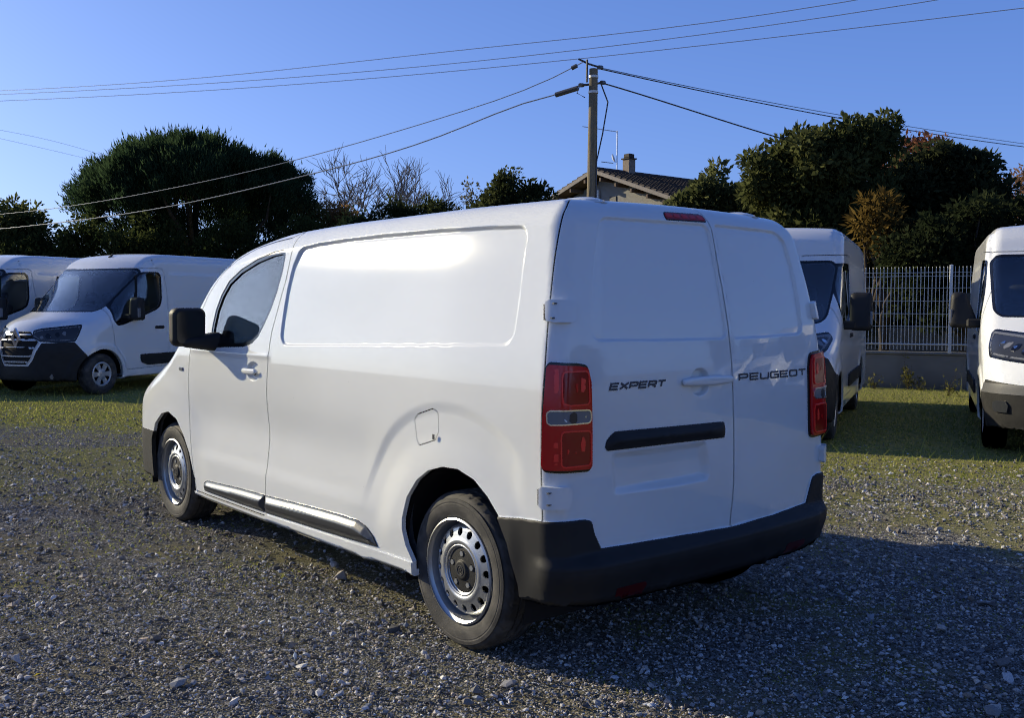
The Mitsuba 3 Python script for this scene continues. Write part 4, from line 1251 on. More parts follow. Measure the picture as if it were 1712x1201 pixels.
# ------------------------------------------------------------------ leaves, grass, trees
bsdf('m_leaf', {'type': 'principledthin', 'base_color': {'type': 'mesh_attribute', 'name': 'vertex_color'}, 'roughness': .45, 'diff_trans': 1.15, 'spec_trans': 0.0}, False)
bsdf('m_grass', {'type': 'principledthin', 'base_color': {'type': 'mesh_attribute', 'name': 'vertex_color'}, 'roughness': .6, 'diff_trans': .9, 'spec_trans': 0.0}, False)
bsdf('m_bark', {'type': 'bumpmap', 'bsdf': {'type': 'diffuse', 'reflectance': proc(lambda p, n, uv: mix((.030, .025, .020), (.085, .072, .060), fbm(p.x * 9, p.y * 9, p.z * 3)))}, 'tex': proc(lambda p, n, uv: fbm(p.x * 14, p.y * 14, p.z * 4, 2) * .02, .01), 'scale': 1.0})


def blades(P, height, width, g, col0, col1, lean=.5):
    n = len(P)
    a = g.uniform(0, 2 * np.pi, n)
    h = height * np.exp(g.normal(0, .35, n))
    b = np.stack([np.cos(a), np.sin(a), np.zeros(n)], -1) * (width * .5)
    l = g.normal(0, lean, (n, 2)) * h[:, None]
    base = np.column_stack([P, np.full(n, -.004)])
    v = np.stack([base - b, base + b, base + np.column_stack([l, h])], 1).reshape(-1, 3)
    t = g.random((n, 1))
    c = np.array(col0) * (1 - t) + np.array(col1) * t
    return v, np.arange(3 * n).reshape(-1, 3), np.repeat(c, 3, 0)


def mossy(P):
    m = meshkit.fbm(np.column_stack([P * .8, np.zeros(len(P))]), 3, 5)
    return m


gv, gf, gc, off = [], [], [], 0
for n_, r0, r1, hgt, wid, seed, hmin, hmax in ((110000, 8, 23, .022, .014, 11, -14.6, -4.7), (80000, 3.5, 15, .008, .011, 12, -5.6, 3.0), (2500, 10, 20, .12, .010, 13, -14.6, -5.4)):
    P, g = scatter(n_, r0, r1, 1.6, seed)
    hh = P @ ROW_H + .45 * g.standard_normal(len(P)) * (hmax < -2)
    keep = (hh < hmax) & (hh > hmin)
    if hmax > -2:
        keep &= (mossy(P) > np.interp(hh, [-5.4, -3.5, -1, 3], [.38, .46, .53, .62])) & ~under_cars(P)
    P = P[keep]
    v_, f_, c_ = blades(P, hgt, wid, g, (.13, .18, .035), (.42, .40, .12))
    gv.append(v_)
    gf.append(f_ + off)
    gc.append(c_)
    off += len(v_)
put('grass', (np.vstack(gv), np.vstack(gf)), 'm_grass', color=np.vstack(gc), kind='stuff', label='short yellowing grass and moss between the gravel and the wall', cat='grass')


def foliage(clumps, rad, per, size, g, col0, col1, aspect=.5, up=0.0, squash=1.0, spray=1.0):
    """Leaves scattered in clumps (n x 3 centres with radii rad); up > 0 turns them upright like needle tufts."""
    n = len(clumps)
    rad = np.broadcast_to(rad, (n,))
    N = n * per
    d = unit(g.normal(size=(N, 3)))
    r = g.random(N) ** .45
    c = np.repeat(clumps, per, 0)
    R_ = np.repeat(rad, per)
    p = c + d * (r * R_)[:, None] * np.array([1, 1, squash])
    axis = unit(d * spray + g.normal(0, .6, (N, 3)) + np.array([0, 0, up]))
    w = unit(np.cross(axis, g.normal(size=(N, 3))))
    s = size * np.exp(g.normal(0, .25, N))[:, None]
    tip, bl, br = p + axis * s, p + w * s * aspect * .5 + axis * s * .4, p - w * s * aspect * .5 + axis * s * .4
    v = np.stack([p, bl, tip, br], 1).reshape(-1, 3)
    k = np.arange(N)[:, None] * 4
    f = np.vstack([k + [0, 1, 2], k + [0, 2, 3]])
    t = np.clip(np.repeat(g.random(n), per) * .6 + g.random(N) * .4, 0, 1)[:, None]
    col = np.array(col0) * (1 - t) + np.array(col1) * t
    return v, f, np.repeat(col, 4, 0)


def needles(clumps, rad, per, size, g, col0, col1, width=.05):
    """Upright brushes of thin needles."""
    n = len(clumps)
    N = n * per
    c = np.repeat(clumps, per, 0)
    R_ = np.repeat(np.broadcast_to(rad, (n,)), per)
    p = c + g.normal(0, .38, (N, 3)) * R_[:, None]
    out = np.repeat(unit(clumps - clumps.mean(0) + [0, 0, 1.2]), per, 0)
    axis = unit(out * .6 + np.array([0, 0, .8]) + g.normal(0, .38, (N, 3)))
    w = unit(np.cross(axis, g.normal(size=(N, 3)))) * width * .5
    s = size * g.uniform(.7, 1.3, N)[:, None]
    v = np.stack([p - w, p + w, p + axis * s], 1).reshape(-1, 3)
    t = np.clip(np.repeat(g.random(n), per) * .6 + g.random(N) * .4, 0, 1)[:, None]
    return v, np.arange(3 * N).reshape(-1, 3), np.repeat(np.array(col0) * (1 - t) + np.array(col1) * t, 3, 0)


def limb(a, b, r0, r1, g, bend=.12, n=6):
    a, b = np.array(a, float), np.array(b, float)
    t = np.linspace(0, 1, n)[:, None]
    L = np.linalg.norm(b - a)
    p = a + (b - a) * t + np.sin(t * np.pi) * g.normal(0, bend * L * .5, 3) + np.sin(t * 2 * np.pi) * g.normal(0, bend * L * .3, 3)
    return tube(p, np.linspace(r0, r1, n), 7)


def lumps(spec, g, n, shell=.55):
    """Clump centres in the outer part of a union of ellipsoids (centre, radii)."""
    out = []
    vol = np.array([np.prod(r) ** (2 / 3) for _, r in spec])
    for (c, r), m in zip(spec, np.maximum(1, (n * vol / vol.sum()).astype(int))):
        d = unit(g.normal(size=(m, 3)))
        q = (shell + (1 - shell) * g.random((m, 1)) ** .6)
        out.append(np.array(c) + d * q * np.array(r))
    return np.vstack(out)


def world(off, base):
    """Offsets (to the right, away, up) to world points about base."""
    off = np.atleast_2d(off)
    return np.column_stack([np.array(base)[:2] + off[:, :1] * R2 + off[:, 1:2] * F2, off[:, 2]])


def tree(name, label, base, spec, n, rad, per, size, col0, col1, seed, trunk=.16, group=None, shell=.5, aspect=.5, fork=8, kind='leaf', squash=.8, cat_='tree', low=.35):
    """A tree or bush: crown of leaf clumps filling the ellipsoids spec ((right, away, up), radii), trunk and limbs."""
    g = np.random.default_rng(seed)
    k = thing(name, label, cat_, group)
    cl = lumps(spec, g, n, shell)
    cl = cl[cl[:, 2] > .05]
    W = world(cl, base)
    if kind == 'needle':
        v, f, c = needles(W, rad, per, size, g, col0, col1, aspect)
    else:
        v, f, c = foliage(W, rad * np.exp(g.normal(0, .25, len(W))), per, size, g, col0, col1, aspect, .1, squash)
    put('crown', (v, f), 'm_leaf', k, color=c)
    zc = np.mean([s[0][2] for s in spec])
    top = world([[np.mean([s[0][0] for s in spec]), np.mean([s[0][1] for s in spec]), zc]], base)[0]
    b0 = np.array([base[0], base[1], -.1])
    fk = b0 + (top - b0) * low
    put('trunk', limb(b0, fk, trunk, trunk * .75, g, .04), 'm_bark', k, True)
    tips = W[g.choice(len(W), min(fork, len(W)), replace=False)]
    for q in tips:
        mid = fk + (q - fk) * .95
        put('branch', limb(fk, mid, trunk * .55, .018, g, .14), 'm_bark', k, True)
    return k


PINE0, PINE1 = (.014, .030, .016), (.050, .080, .036)
g0 = np.random.default_rng(3)
PX = [(.35 + 4.75 * r * math.cos(a), 4.4 * r * math.sin(a)) for r, a in [(math.sqrt(g0.random()) * .98, g0.uniform(0, 2 * math.pi)) for _ in range(150)]]
dome = [((x, y, 3.9 + 3.95 * max(0, 1 - (abs(x - .35) / 5.0) ** 2.4 - (y / 4.7) ** 2) ** .55), (.66, .66, .55)) for x, y in PX]
inner = [((.3, 0, 5.5), (3.9, 3.5, 1.9)), ((-2.1, -.5, 4.5), (2.1, 2.4, 1.3)), ((2.9, 0, 4.8), (2.2, 2.4, 1.7)), ((-1.0, -1.5, 3.8), (2.4, 1.6, 1.0)), ((4.0, -1.0, 3.9), (1.1, 1.4, .9))]
tree('umbrella_pine', 'huge dark umbrella pine with a domed crown behind the row of vans at left', (36.55, -12.23), dome + inner, 1250, .42, 110, .20, PINE0, PINE1, 21, .34, None, .35, .060, 14, 'needle', cat_='pine tree', low=.45)
tree('evergreen_tree', 'leafy evergreen tree at the left edge of the view, its top catching the sun', (36.84, -5.65), [((-.6, 0, 4.0), (1.7, 1.6, 1.5)), ((.4, 0, 3.2), (1.4, 1.6, 1.2)), ((-.6, 0, 4.7), (.9, .9, .8)), ((0, 0, 2.0), (2.2, 1.6, 1.2))], 190, .42, 110, .17, (.026, .040, .014), (.110, .120, .045), 22, .2, 'evergreens along the boundary')
HEDGE = [((-4 + .9 * k, .3 * (k % 2), 2.2 + .3 * ((k * 7) % 3)), (1.1, .9, 1.5 + .25 * ((k * 5) % 3))) for k in range(13)]
tree('hedge', 'long dark hedge behind the two left vans below the umbrella pine', (32.4, -8.6), HEDGE, 520, .42, 110, .15, (.018, .028, .010), (.060, .072, .025), 23, .1, None, .3, cat_='hedge', fork=4)
for k, (b, sp, c0, c1, lab, n, seed) in enumerate((
        ((34.2, -16.61), [((0, 0, 4.2), (.8, .8, 1.4)), ((-.5, 0, 3.2), (1.2, 1, 1.3)), ((-.3, 0, 5.2), (.55, .5, .8))], (.070, .080, .028), (.20, .18, .07), 'light green tree against the right side of the umbrella pine', 90, 31),
        ((34.51, -17.79), [((.1, 0, 4.75), (.8, .8, 1.0)), ((0, 0, 3.5), (1.1, 1, 1.2))], (.16, .085, .035), (.33, .20, .085), 'round rusty brown shrub between the pine and the bare tree', 130, 32),
        ((32.35, -17.26), [((0, 0, 4.25), (.8, .8, .85)), ((.4, 0, 3.4), (1.1, .9, 1.0))], (.16, .16, .035), (.36, .32, .08), 'small yellow-green bush just left of the bare tree above the van roof', 110, 33),
        ((28.95, -18.21), [((.4, 0, 4.75), (1.0, 1.1, .85)), ((-.9, 0, 4.6), (1.0, 1.0, .85)), ((1.4, 0, 4.4), (.7, 1.0, .8)), ((-1.8, 0, 4.25), (.8, .8, .8)), ((-.2, 0, 3.3), (2.2, 1.2, 1.2))], (.016, .025, .011), (.056, .066, .026), 'broad dark evergreen bush below the bare tree, above the middle of the van roof', 190, 34),
        ((29.9, -21.75), [((0, 0, 5.5), (.45, .5, 1.5)), ((-.4, 0, 4.4), (.7, .6, .9)), ((-1.0, 0, 4.7), (.6, .6, .8))], (.060, .060, .035), (.150, .135, .075), 'thin sparse tree between the two dark evergreen bushes', 34, 35),
        ((25.78, -20.44), [((-.1, 0, 5.65), (.75, .9, .95)), ((.75, 0, 5.3), (.6, .8, .8)), ((-.8, 0, 4.9), (.75, .9, .95)), ((0, 0, 3.9), (1.5, 1.2, 1.2))], (.018, .027, .011), (.065, .074, .030), 'dark round evergreen tree just left of the house', 190, 36))):
    tree('bush' if k in (1, 2, 3) else 'small_tree', lab, b, sp, n, .38 if k != 4 else .32, 100 if k != 4 else 26, .15, c0, c1, seed, .09, None, .4, cat_='bush' if k in (1, 2, 3) else 'tree', fork=6 if k != 4 else 14)


def bare_tree(label, base, height, seed, trunk=.16, spread=.55):
    g = np.random.default_rng(seed)
    k = thing('bare_tree', label, 'tree')
    parts = []

    def grow(a, d, L, r, depth):
        b = a + d * L
        parts.append(limb(a, b, r, r * .62, g, .10, 4))
        if depth == 0:
            return
        for _ in range(3 if depth > 1 else 5):
            nd = unit(d + g.normal(0, spread, 3) * [1, 1, .7] + [0, 0, .18])
            grow(a + (b - a) * g.uniform(.55, 1.0), nd, L * g.uniform(.6, .85), max(r * .6, .013), depth - 1)
    b0 = np.array([base[0], base[1], -.1])
    put('trunk', limb(b0, b0 + [0, 0, height * .28], trunk, trunk * .8, g, .04), 'm_bark', k, True)
    for i in range(7):
        a = i * 2 * math.pi / 7 + g.uniform(-.3, .3)
        parts.clear()
        grow(b0 + [0, 0, height * g.uniform(.18, .28)], unit(np.array([math.cos(a) * .55, math.sin(a) * .55, 1.0])), height * .26, trunk * .5, 4)
        put('branch', cat(*parts), 'm_twig', k)
    return k


bare_tree('leafless tree with a fan of thin grey branches above the middle of the van roof', (36.59, -21.54), 10.0, 41)

# right-hand grove behind the fence
G0, G1 = (.026, .036, .014), (.125, .135, .050)
RIGHT = (
    ('laurel_tree', 'dark glossy laurel with an uneven top, directly right of the house', (14.65, -18.17), [((.1, 0, 4.6), (.50, .6, .85)), ((-.5, 0, 4.0), (.65, .7, .8)), ((.6, 0, 3.9), (.6, .7, .8)), ((0, 0, 2.9), (1.35, .9, 1.2)), ((.3, 0, 1.4), (1.6, 1.0, 1.4))], 300, .32, 110, .155, (.028, .040, .016), (.140, .150, .062), 51),
    ('tall_evergreen', 'tallest evergreen of the group behind the fence, olive green and dense', (10.98, -17.88), [((1.25, .2, 5.45), (.62, .8, .72)), ((.5, 0, 5.15), (.7, .8, .80)), ((-.45, 0, 5.0), (.8, .9, .82)), ((-1.25, .2, 4.6), (.62, .8, .72)), ((.1, .2, 4.2), (1.75, 1.2, 1.1)), ((0, .2, 2.8), (1.9, 1.2, 1.3)), ((0, .2, 1.2), (2.0, 1.2, 1.3))], 470, .34, 120, .155, G0, G1, 52),
    ('yellowing_tree', 'light yellow-green tree at the left of the tall evergreen', (13.2, -19.0), [((-.1, 0, 4.55), (.65, .7, .85)), ((-.2, 0, 3.4), (.9, .8, 1.0))], 100, .32, 90, .13, (.100, .115, .028), (.270, .250, .075), 53),
    ('red_leaved_tree', 'reddish autumn tree showing between the two dark evergreens', (10.86, -22.71), [((-.2, 0, 5.5), (.7, .7, .70)), ((-.6, 0, 4.9), (.9, .8, .8)), ((.4, 0, 5.2), (.6, .8, .7)), ((0, 0, 4.2), (1.0, .8, .8))], 110, .32, 70, .14, (.11, .045, .028), (.26, .115, .062), 54),
    ('dark_evergreen', 'very dark evergreen right of the tallest tree, behind the fence post', (9.55, -21.3), [((-.15, 0, 4.75), (.8, .9, .85)), ((.5, 0, 4.55), (.65, .8, .85)), ((-1.0, 0, 4.4), (.7, .9, .9)), ((.95, 0, 4.0), (.5, .8, .9)), ((0, 0, 3.3), (1.45, 1.2, 1.2)), ((0, 0, 1.6), (1.7, 1.2, 1.6))], 400, .34, 120, .155, (.014, .022, .012), (.070, .080, .036), 55),
    ('brown_leaved_tree', 'small tree with drooping yellow-brown leaves in front of the tallest evergreen', (8.76, -16.9), [((-.2, 0, 3.5), (.55, .4, .40)), ((.15, 0, 3.0), (.55, .4, .45)), ((.35, -.1, 2.6), (.40, .35, .40)), ((-.45, 0, 3.1), (.3, .3, .35))], 42, .26, 46, .20, (.075, .050, .015), (.200, .135, .040), 56),
    ('orange_tree', 'far orange-pink autumn tree at the right edge of the view', (15.73, -40.27), [((.6, 0, 6.2), (1.1, 1, 1.4)), ((1.2, 0, 4.8), (1.3, 1, 1.4))], 80, .45, 60, .17, (.140, .080, .050), (.280, .170, .110), 57),
    ('dark_shrub', 'black-green shrub at the far right behind the fence, above the sunlit van', (6.9, -23.2), [((0, 0, 3.2), (1.5, 1.1, 1.0)), ((.3, 0, 1.8), (1.6, 1.2, 1.6))], 260, .36, 110, .14, (.012, .020, .010), (.046, .055, .025), 58),
    ('shade_shrub', 'low dark shrub growing close behind the wire fence', (7.2, -17.6), [((0, 0, 2.0), (1.8, .7, 1.1)), ((.5, 0, 3.1), (1.3, .7, .9)), ((-1.0, 0, 2.6), (.9, .7, .8))], 210, .32, 110, .12, (.012, .020, .010), (.044, .054, .025), 59),
    ('shade_shrub', 'low dark shrub behind the fence at the right of its grey post', (5.2, -18.9), [((0, 0, 2.2), (1.6, .8, 1.2)), ((0, 0, 3.4), (1.3, .8, .9))], 190, .32, 110, .12, (.012, .020, .010), (.044, .054, .025), 60))
for nm, lab, b, sp, n, rad, per, size, c0, c1, seed in RIGHT:
    tree(nm, lab, b, sp, n, rad, per, size, c0, c1, seed, .13, None, .4, cat_='shrub' if 'shrub' in nm else 'tree', fork=6 if nm != 'brown_leaved_tree' else 12, aspect=.5 if nm != 'brown_leaved_tree' else .28)
# weeds at the foot of the wall
for k, (a, h, hh, n, lab) in enumerate(((-.42, -14.5, .72, 30, 'tall weed climbing the middle of the concrete wall'), (.14, -14.4, .30, 9, 'thin weed at the left foot of the concrete wall'), (-1.05, -13.4, .34, 14, 'leafy weed on the grass below the grey fence post'), (-.60, -14.45, .20, 9, 'short bushy weed beside the tall climbing one'))):
    b = ROW_A * a + ROW_H * h
    g = np.random.default_rng(70 + k)
    wk = thing('weed', lab, 'weed', 'weeds by the concrete wall')
    st, cl = [], []
    for _ in range(5):
        q = np.array([b[0] + g.normal(0, .13), b[1] + g.normal(0, .08), hh * g.uniform(.35, 1.15)])
        st.append(limb([b[0], b[1], -.02], q, .006, .002, g, .10, 5))
        cl += [np.array([b[0], b[1], 0]) + (q - [b[0], b[1], 0]) * t + g.normal(0, .03, 3) for t in g.uniform(.15, 1, n // 3)]
    put('stem', cat(*st), 'm_bark', wk)
    v, f, c = foliage(np.array(cl), .045, 4, .050, g, (.060, .075, .022), (.190, .170, .055), .5)
    put('foliage', (v, f), 'm_leaf', wk, color=c)

# a few fallen leaves on the gravel
gl_ = np.random.default_rng(91)
for k, (x, y, w_) in enumerate(((1.55, 2.35, 'yellow leaf lying on the gravel left of the rear wheel'), (-.05, 1.75, 'small yellow leaf on the gravel near the bottom edge'), (2.9, 3.1, 'brown leaf on the gravel near the left edge'), (-.9, -1.3, 'pale dry leaf in the shadow of the near van'))):
    a = gl_.uniform(0, 6.28)
    o = np.array([(0, 0), (.012, .010), (.026, .011), (.042, 0), (.026, -.011), (.012, -.010)])
    o = o @ np.array([[math.cos(a), math.sin(a)], [-math.sin(a), math.cos(a)]])
    z = .014 + .010 * np.array([0, .9, 1.0, .2, .6, .4])
    v = np.column_stack([o + [x, y], z])
    put('fallen_leaf', (v, np.array([[0, 1, 5], [1, 2, 4], [1, 4, 5], [2, 3, 4]])), 'm_leaf', color=np.tile([(.62, .52, .06), (.55, .45, .06), (.30, .17, .06), (.45, .38, .25)][k], (6, 1)), label=w_, cat='leaf')

# ------------------------------------------------------------------ wall and wire fence
bsdf('m_concrete', {'type': 'bumpmap', 'bsdf': {'type': 'diffuse', 'reflectance': proc(lambda p, n, uv: mix(mix((.12, .118, .112), (.23, .225, .215), fbm(p.x * 1.7, p.y * 1.7, p.z * 2.5, 4)), (.055, .058, .045), .75 * smoothstep(.45, .75, fbm(p.x * 2.1, p.y * 2.1, p.z * .7 + 4, 3)) + .3 * smoothstep(.16, .0, p.z)))}, 'tex': proc(lambda p, n, uv: fbm(p.x * 25, p.y * 25, p.z * 25, 3) * .008, .004), 'scale': 1.0})
plain('m_galvanised', (.54, .55, .56), .45, metallic=.2)
MF = np.eye(4)
MF[:2, 0], MF[:2, 1] = ROW_A, ROW_H                                  # local x along the row, y the way the vans face
MF[:2, 3] = ROW_H * -14.75
FX = T(MF.tolist())
wk = thing('concrete_wall', 'low stained concrete wall carrying the wire fence', 'wall')
put('wall_body', box([6, -.10, .28], [62, .20, .66], .008), 'm_concrete', wk, xf=FX)
put('coping', box([6, -.10, .635], [62, .25, .05], .012), 'm_concrete', wk, xf=FX)
fk = thing('wire_fence', 'pale grey welded wire fence on top of the concrete wall', 'fence')
WIRE = mikit.ply(tube([[0, 0, .70], [0, 0, 2.19]], .0058, 5), 'm_galvanised', smooth=True)
for i in range(-34, 24):
    k = key_for(fk + '__wire')
    scene[k] = {**WIRE, 'to_world': FX @ T().translate([-1.05 + i * .062 + .031, 0, 0])}
for x0, x1 in ((-3.55, -1.10), (-1.06, 1.39)):
    for z in (.80, 1.12, 1.35, 1.58, 1.81, 2.02, 2.085):
        put('cross_wire', tube([[x0, .008, z], [x1, .008, z]], .0045 if z > .9 else .015, 6), 'm_galvanised', fk, True, xf=FX)
for x in (-3.57, -1.08, 1.41, 3.9):
    put('post', box([x, 0, 1.43], [.055, .06, 1.58], .006), 'm_galvanised', fk, xf=FX)
bw = thing('garden_wall', 'grey rendered wall seen through the wire fence', 'wall')
put('wall_body', box([1.0, -6.0, .48], [26, .2, 1.0], .02), 'm_concrete', bw, xf=FX)

# ------------------------------------------------------------------ house behind
bsdf('m_render', {'type': 'diffuse', 'reflectance': proc(lambda p, n, uv: mix((.23, .225, .21), (.31, .30, .285), fbm(p.x * 1.1, p.y * 1.1, p.z * 1.1, 4)))})
bsdf('m_tiles', {'type': 'principled', 'base_color': proc(lambda p, n, uv: mix((.020, .015, .013), (.044, .031, .026), noise(p.x * 4, p.y * 4, p.z * 9))), 'roughness': .8})
plain('m_brick', (.20, .16, .13), .85)
plain('m_fascia', (.15, .13, .125), .7)
plain('m_timber', (.10, .065, .045), .8)
MH = np.eye(4)
RD_, ED_ = .77 * R2 + .64 * F2, .643 * R2 - .766 * F2                # along the ridge, and down the near slope
MH[:2, 0], MH[:2, 1] = RD_, ED_
MH[:2, 3] = CAM[:2] + 45 * F2 + 3.95 * R2
HX = T(MH.tolist())
hk = thing('house', 'house with a dark tiled gable roof and cream walls rising behind the utility pole', 'house')
RZ, TS = 7.72, .35
w = 4.0
wall = extrude(Polygon([(-w, 0), (w, 0), (w, RZ - .25 - w * TS), (0, RZ - .25), (-w, RZ - .25 - w * TS)]), 8.6)
v = np.array(wall.vertices)
wall = trimesh.Trimesh(np.stack([v[:, 2] + .45, v[:, 0], v[:, 1]], 1), wall.faces)
put('wall', wall, 'm_render', hk, xf=HX)
rk = put('roof', cat(*[box([4.6, s * 2.35, RZ - 2.35 * TS - .07], [9.8, 5.0, .10], .01, trimesh.transformations.rotation_matrix(-s * math.atan(TS), [1, 0, 0])) for s in (1, -1)]), 'm_timber', hk, xf=HX)
tiles = []
for s in (1, -1):
    for cx in np.arange(-.25, 9.5, .235):
        d = np.linspace(-.05, 4.85, 15)
        for d0, d1 in zip(d[:-1], d[1:]):
            pts = np.array([[cx, s * d0, RZ + .01 - d0 * TS], [cx, s * (d1 + .03), RZ + .045 - d1 * TS]])
            tiles.append(tube(pts, [.085, .105], 6))
put('roof_tiles', cat(*tiles), 'm_tiles', rk, 50, kind='stuff', xf=HX)
put('ridge_tiles', tube([[-.3, 0, RZ + .05], [9.5, 0, RZ + .05]], .13, 8), 'm_tiles', rk, True, xf=HX)
for s in (1, -1):
    a, b = np.array([-.33, 0, RZ - .04]), np.array([-.33, s * 4.75, RZ - .04 - 4.75 * TS])
    L = np.linalg.norm(b - a)
    m = box([0, 0, 0], [.05, L, .17], .008, trimesh.transformations.rotation_matrix(-s * math.atan(TS), [1, 0, 0]))
    m.apply_translation((a + b) / 2)
    put('verge_board', m, 'm_fascia', rk, xf=HX)
    for j in range(5):
        d = .5 + j * .95
        put('rafter_end', box([.05, s * d, RZ - .30 - d * TS], [.85, .12, .16], .01), 'm_timber', rk, xf=HX)
put('window', box([.44, .55, 6.15], [.06, .42, .75], .01), 'm_dark_grey', hk, xf=HX)
put('window', box([.44, -1.4, 4.2], [.06, 1.0, 1.2], .01), 'm_dark_grey', hk, xf=HX)
put('downpipe', tube([[.38, -.35, 6.9], [.38, -.35, 0]], .07, 8), 'm_white_paint_far', hk, True, xf=HX)
ck = put('chimney', box([1.95, .1, RZ + .25], [.42, .42, .9], .01), 'm_brick', hk, xf=HX)
put('chimney_cap', cat(box([1.95, .1, RZ + .72], [.54, .54, .06], .01), box([1.95, .1, RZ + .86], [.36, .36, .18], .02)), 'm_tiles', ck, xf=HX)
ak = thing('roof_aerial', 'television aerial on a thin mast beside the chimney', 'aerial')
put('mast', tube([[1.35, -.1, RZ - .1], [1.35, -.1, RZ + 2.0]], .025, 6), 'm_galvanised', ak, xf=HX)
put('boom', tube([[.3, -1.35, RZ + 2.25], [1.35, -.1, RZ + 1.95]], .018, 6), 'm_galvanised', ak, xf=HX)
for t in np.linspace(.05, .95, 8):
    c = np.array([.3, -1.35, RZ + 2.25]) * (1 - t) + np.array([1.35, -.1, RZ + 1.95]) * t
    put('rod', tube([c - [.11, -.10, .05], c + [.11, -.10, .05]], .008, 5), 'm_galvanised', ak, xf=HX)
sk = thing('satellite_dish', 'white satellite dish on the house roof left of the chimney', 'satellite dish')
dish = trimesh.creation.revolve(np.array([(.0, -.08), (.15, -.06), (.30, .0), (.36, .04), (.355, .045), (.29, .01), (.14, -.05), (.0, -.07)]), sections=32)
dish.apply_transform(trimesh.transformations.rotation_matrix(math.radians(72), [0, 1, 0]))
dish.apply_scale(.62)
dish.apply_transform(trimesh.transformations.rotation_matrix(math.radians(60), [0, 0, 1]))
dish.apply_translation([1.25, -.25, RZ + .72])
put('dish', dish, 'm_white_paint_far', sk, True, xf=HX)
put('feed_arm', tube([[1.25, -.25, RZ + .5], [.75, -.55, RZ + .55]], .018, 6), 'm_dark_grey', sk, xf=HX)

# ------------------------------------------------------------------ utility pole and lines
bsdf('m_pole', {'type': 'bumpmap', 'bsdf': {'type': 'diffuse', 'reflectance': proc(lambda p, n, uv: mix((.10, .085, .06), (.24, .205, .15), fbm(p.x * 22, p.y * 22, p.z * 1.1, 4)))}, 'tex': proc(lambda p, n, uv: fbm(p.x * 40, p.y * 40, p.z * 1.5, 2) * .012, .004), 'scale': 1.0})
plain('m_cable', (.05, .05, .055), .35, .5)
plain('m_line', (.30, .31, .34), .35, metallic=.4)
pk = thing('utility_pole', 'weathered wooden utility pole behind the van, with cables fanning out from its top', 'utility pole')
PB, PT = np.array([12.50, -11.40, -.2]), np.array([12.66, -11.66, 6.62])
put('pole_shaft', tube([PB, PB + (PT - PB) * .5, PT], [.125, .11, .092], 18), 'm_pole', pk, True)
for nm, pts, r in (('bracket', [(12.62, -11.42, 6.30), (12.70, -11.50, 6.80)], .022), ('bracket', [(12.88, -11.42, 6.84), (12.70, -11.56, 6.72), (12.58, -11.77, 6.66)], .022), ('bracket', [(12.84, -11.48, 6.28), (12.66, -11.66, 6.30), (12.53, -11.81, 6.33)], .025)):
    put(nm, tube(pts, r, 8), 'm_dark_grey', pk, True)
for z in (6.12, 6.45):
    b = trimesh.creation.cylinder(.108, .05, sections=20)
    b.apply_translation(PB + (PT - PB) * (z + .2) / 6.82)
    put('strap', b, 'm_galvanised', pk, 40)
for c in ((12.58, -11.78, 6.66), (12.53, -11.81, 6.33), (12.84, -11.47, 6.28), (12.72, -11.66, 6.45)):
    m = trimesh.creation.cylinder(.045, .13, sections=12)
    m.apply_transform(trimesh.transformations.rotation_matrix(math.radians(80), [1, .3, 0]))
    m.apply_translation(c)
    put('insulator', m, 'm_cable', pk, 40)
put('down_cable', tube([(12.55, -11.78, 6.30), (12.42, -11.86, 5.9), (12.46, -11.74, 5.2), (12.50, -11.60, 4.6), (12.43, -11.52, 2.4), (12.40, -11.46, 0)], .016, 6), 'm_cable', pk, True)
put('cable_loop', tube([(12.86, -11.45, 6.28), (12.80, -11.30, 6.08), (12.74, -11.48, 6.0)], .012, 6), 'm_cable', pk, True)


def smooth_line(pts, n=40):
    p = np.array(pts)
    t = np.concatenate([[0], np.cumsum(np.linalg.norm(np.diff(p, axis=0), axis=1))])
    return np.stack([PchipInterpolator(t, p[:, k])(np.linspace(0, t[-1], n)) if len(p) < 4 else CubicSpline(t, p[:, k])(np.linspace(0, t[-1], n)) for k in range(3)], 1)


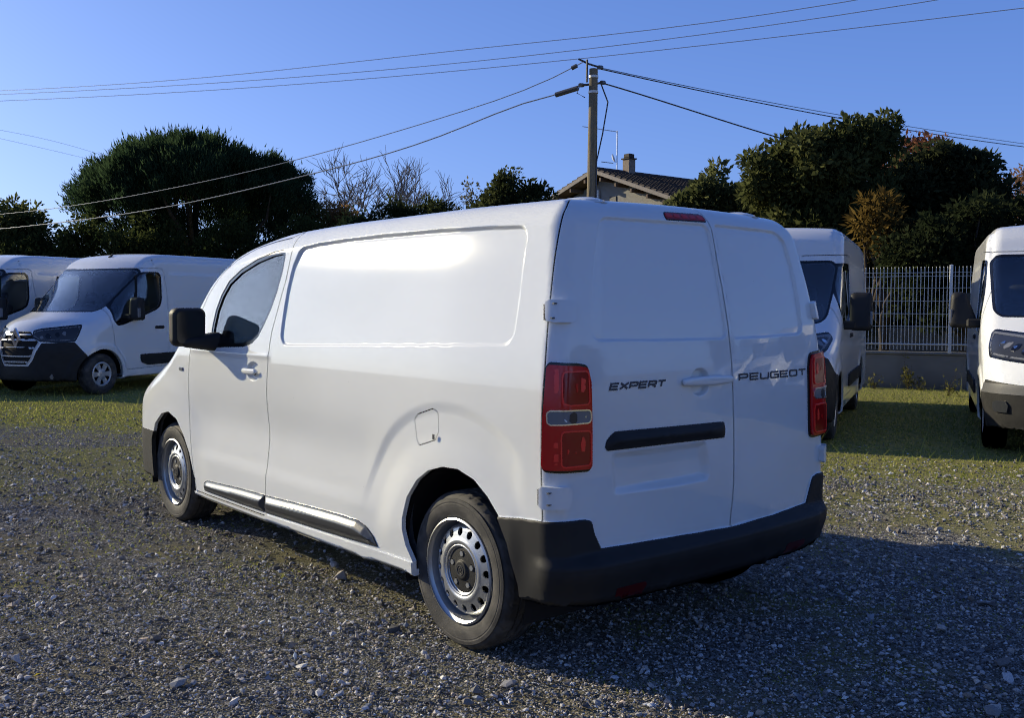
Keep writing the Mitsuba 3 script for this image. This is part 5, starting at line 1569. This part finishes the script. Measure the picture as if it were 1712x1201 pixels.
OVER = 'three bare power lines crossing the top of the sky'
LINES = (
    ('power_line', 'uppermost of the three bare power lines crossing the top of the sky', OVER, [(60.163, -8.511, 13.642), (39.79, -15.823, 12.059), (27.667, -20.193, 11.52), (19.039, -23.305, 11.16), (13.265, -25.4, 11.182)], .0135, 'm_line'),
    ('power_line', 'middle one of the three bare power lines crossing the top of the sky', OVER, [(60.154, -8.504, 13.439), (37.171, -17.456, 11.713), (26.001, -21.825, 11.22), (17.462, -25.178, 11.117), (11.486, -27.534, 11.219)], .0135, 'm_line'),
    ('power_line', 'lowest of the three bare power lines crossing the top of the sky', OVER, [(60.139, -8.491, 13.066), (37.856, -17.811, 11.568), (25.781, -22.881, 11.119), (16.242, -26.896, 10.963), (9.693, -29.656, 10.923)], .0135, 'm_line'),
    ('cable', 'upper cable running left from the pole top across the umbrella pine', None, [(12.828, -11.49, 6.769), (13.138, -11.356, 6.639), (15.784, -10.229, 5.955), (20.377, -8.295, 5.178), (24.936, -6.388, 4.668), (28.033, -5.099, 4.445), (32.63, -3.198, 4.34)], .011, 'm_line'),
    ('cable', 'lower, thicker cable running left from the pole across the umbrella pine', None, [(12.8, -11.484, 6.29), (12.953, -11.416, 6.204), (13.388, -11.233, 6.135), (15.773, -10.219, 5.568), (20.003, -8.432, 4.772), (23.857, -6.816, 4.278), (28.138, -5.034, 3.991), (32.61, -3.181, 3.862)], .015, 'm_line'),
    ('cable', 'upper thin line running right from the pole top', 'pair of lines running right from the pole top', [(12.582, -11.775, 6.653), (12.257, -16.57, 6.599), (11.87, -22.363, 6.644), (11.109, -33.874, 6.943)], .009, 'm_cable'),
    ('cable', 'lower thick line running right from the pole top', 'pair of lines running right from the pole top', [(12.581, -11.774, 6.627), (12.255, -16.568, 6.541), (11.866, -22.36, 6.543), (11.105, -33.871, 6.86)], .014, 'm_cable'),
    ('cable', 'cable dropping right from the pole into the evergreen trees', None, [(12.527, -11.813, 6.316), (12.223, -13.25, 6.103), (11.831, -15.098, 5.807), (11.439, -16.955, 5.531)], .017, 'm_cable'),
    ('distant_line', 'upper of two faint far lines at the left edge of the sky', 'faint far lines at the left', [(76.613, -12.325, 14.544), (78.989, -18.188, 14.374), (80.852, -22.814, 13.846)], .011, 'm_line'),
    ('distant_line', 'lower of two faint far lines at the left edge of the sky', 'faint far lines at the left', [(76.591, -12.307, 14.026), (79.109, -18.202, 13.652), (80.99, -22.607, 13.353)], .011, 'm_line'))
for nm, lab, grp, pts, r, m in LINES:
    q = np.array(pts)
    if not lab.startswith('cable dropping'):
        q = np.vstack([q, q[-1] + 1.5 * (q[-1] - q[-2]) + [0, 0, .25]])
    if nm != 'cable':
        q = np.vstack([q[0] + 1.2 * (q[0] - q[1]) + [0, 0, .3], q])
    pts = q
    k = put(nm, tube(smooth_line(pts), r, 5), m, None, True, lab, 'cable' if nm == 'cable' else 'power line', grp)
    if lab.startswith('upper cable'):
        put('splice_sleeve', tube([(12.95, -11.44, 6.715), (13.06, -11.39, 6.67)], .045, 10), 'm_cable', k)
    if lab.startswith('lower, thicker'):
        put('splice_sleeve', tube([(12.91, -11.435, 6.225), (13.40, -11.228, 6.130)], .055, 10), 'm_cable', k)
# trees and a hedge line on the far side of the yard, behind the viewer
for k, (x, y, s) in enumerate(((-56, 8, 1.0), (-60, -14, 1.15), (-54, -36, 1.0), (-44, -58, 1.1))):
    tree('boundary_tree', f'broad {"first,second,third,fourth".split(",")[k]} tree along the far side of the yard behind the viewer', (x, y), [((0, 0, 4.5 * s), (3.4 * s, 2.5, 2.4 * s)), ((2.5, 0, 3 * s), (2.6, 2, 2 * s)), ((-2.5, 0, 3.2 * s), (2.6, 2, 2 * s)), ((0, 0, 1.5), (5, 2, 1.4))], 150, .8, 60, .40, (.03, .042, .018), (.10, .11, .045), 80 + k, .3, 'trees behind the viewer', .4, fork=3)
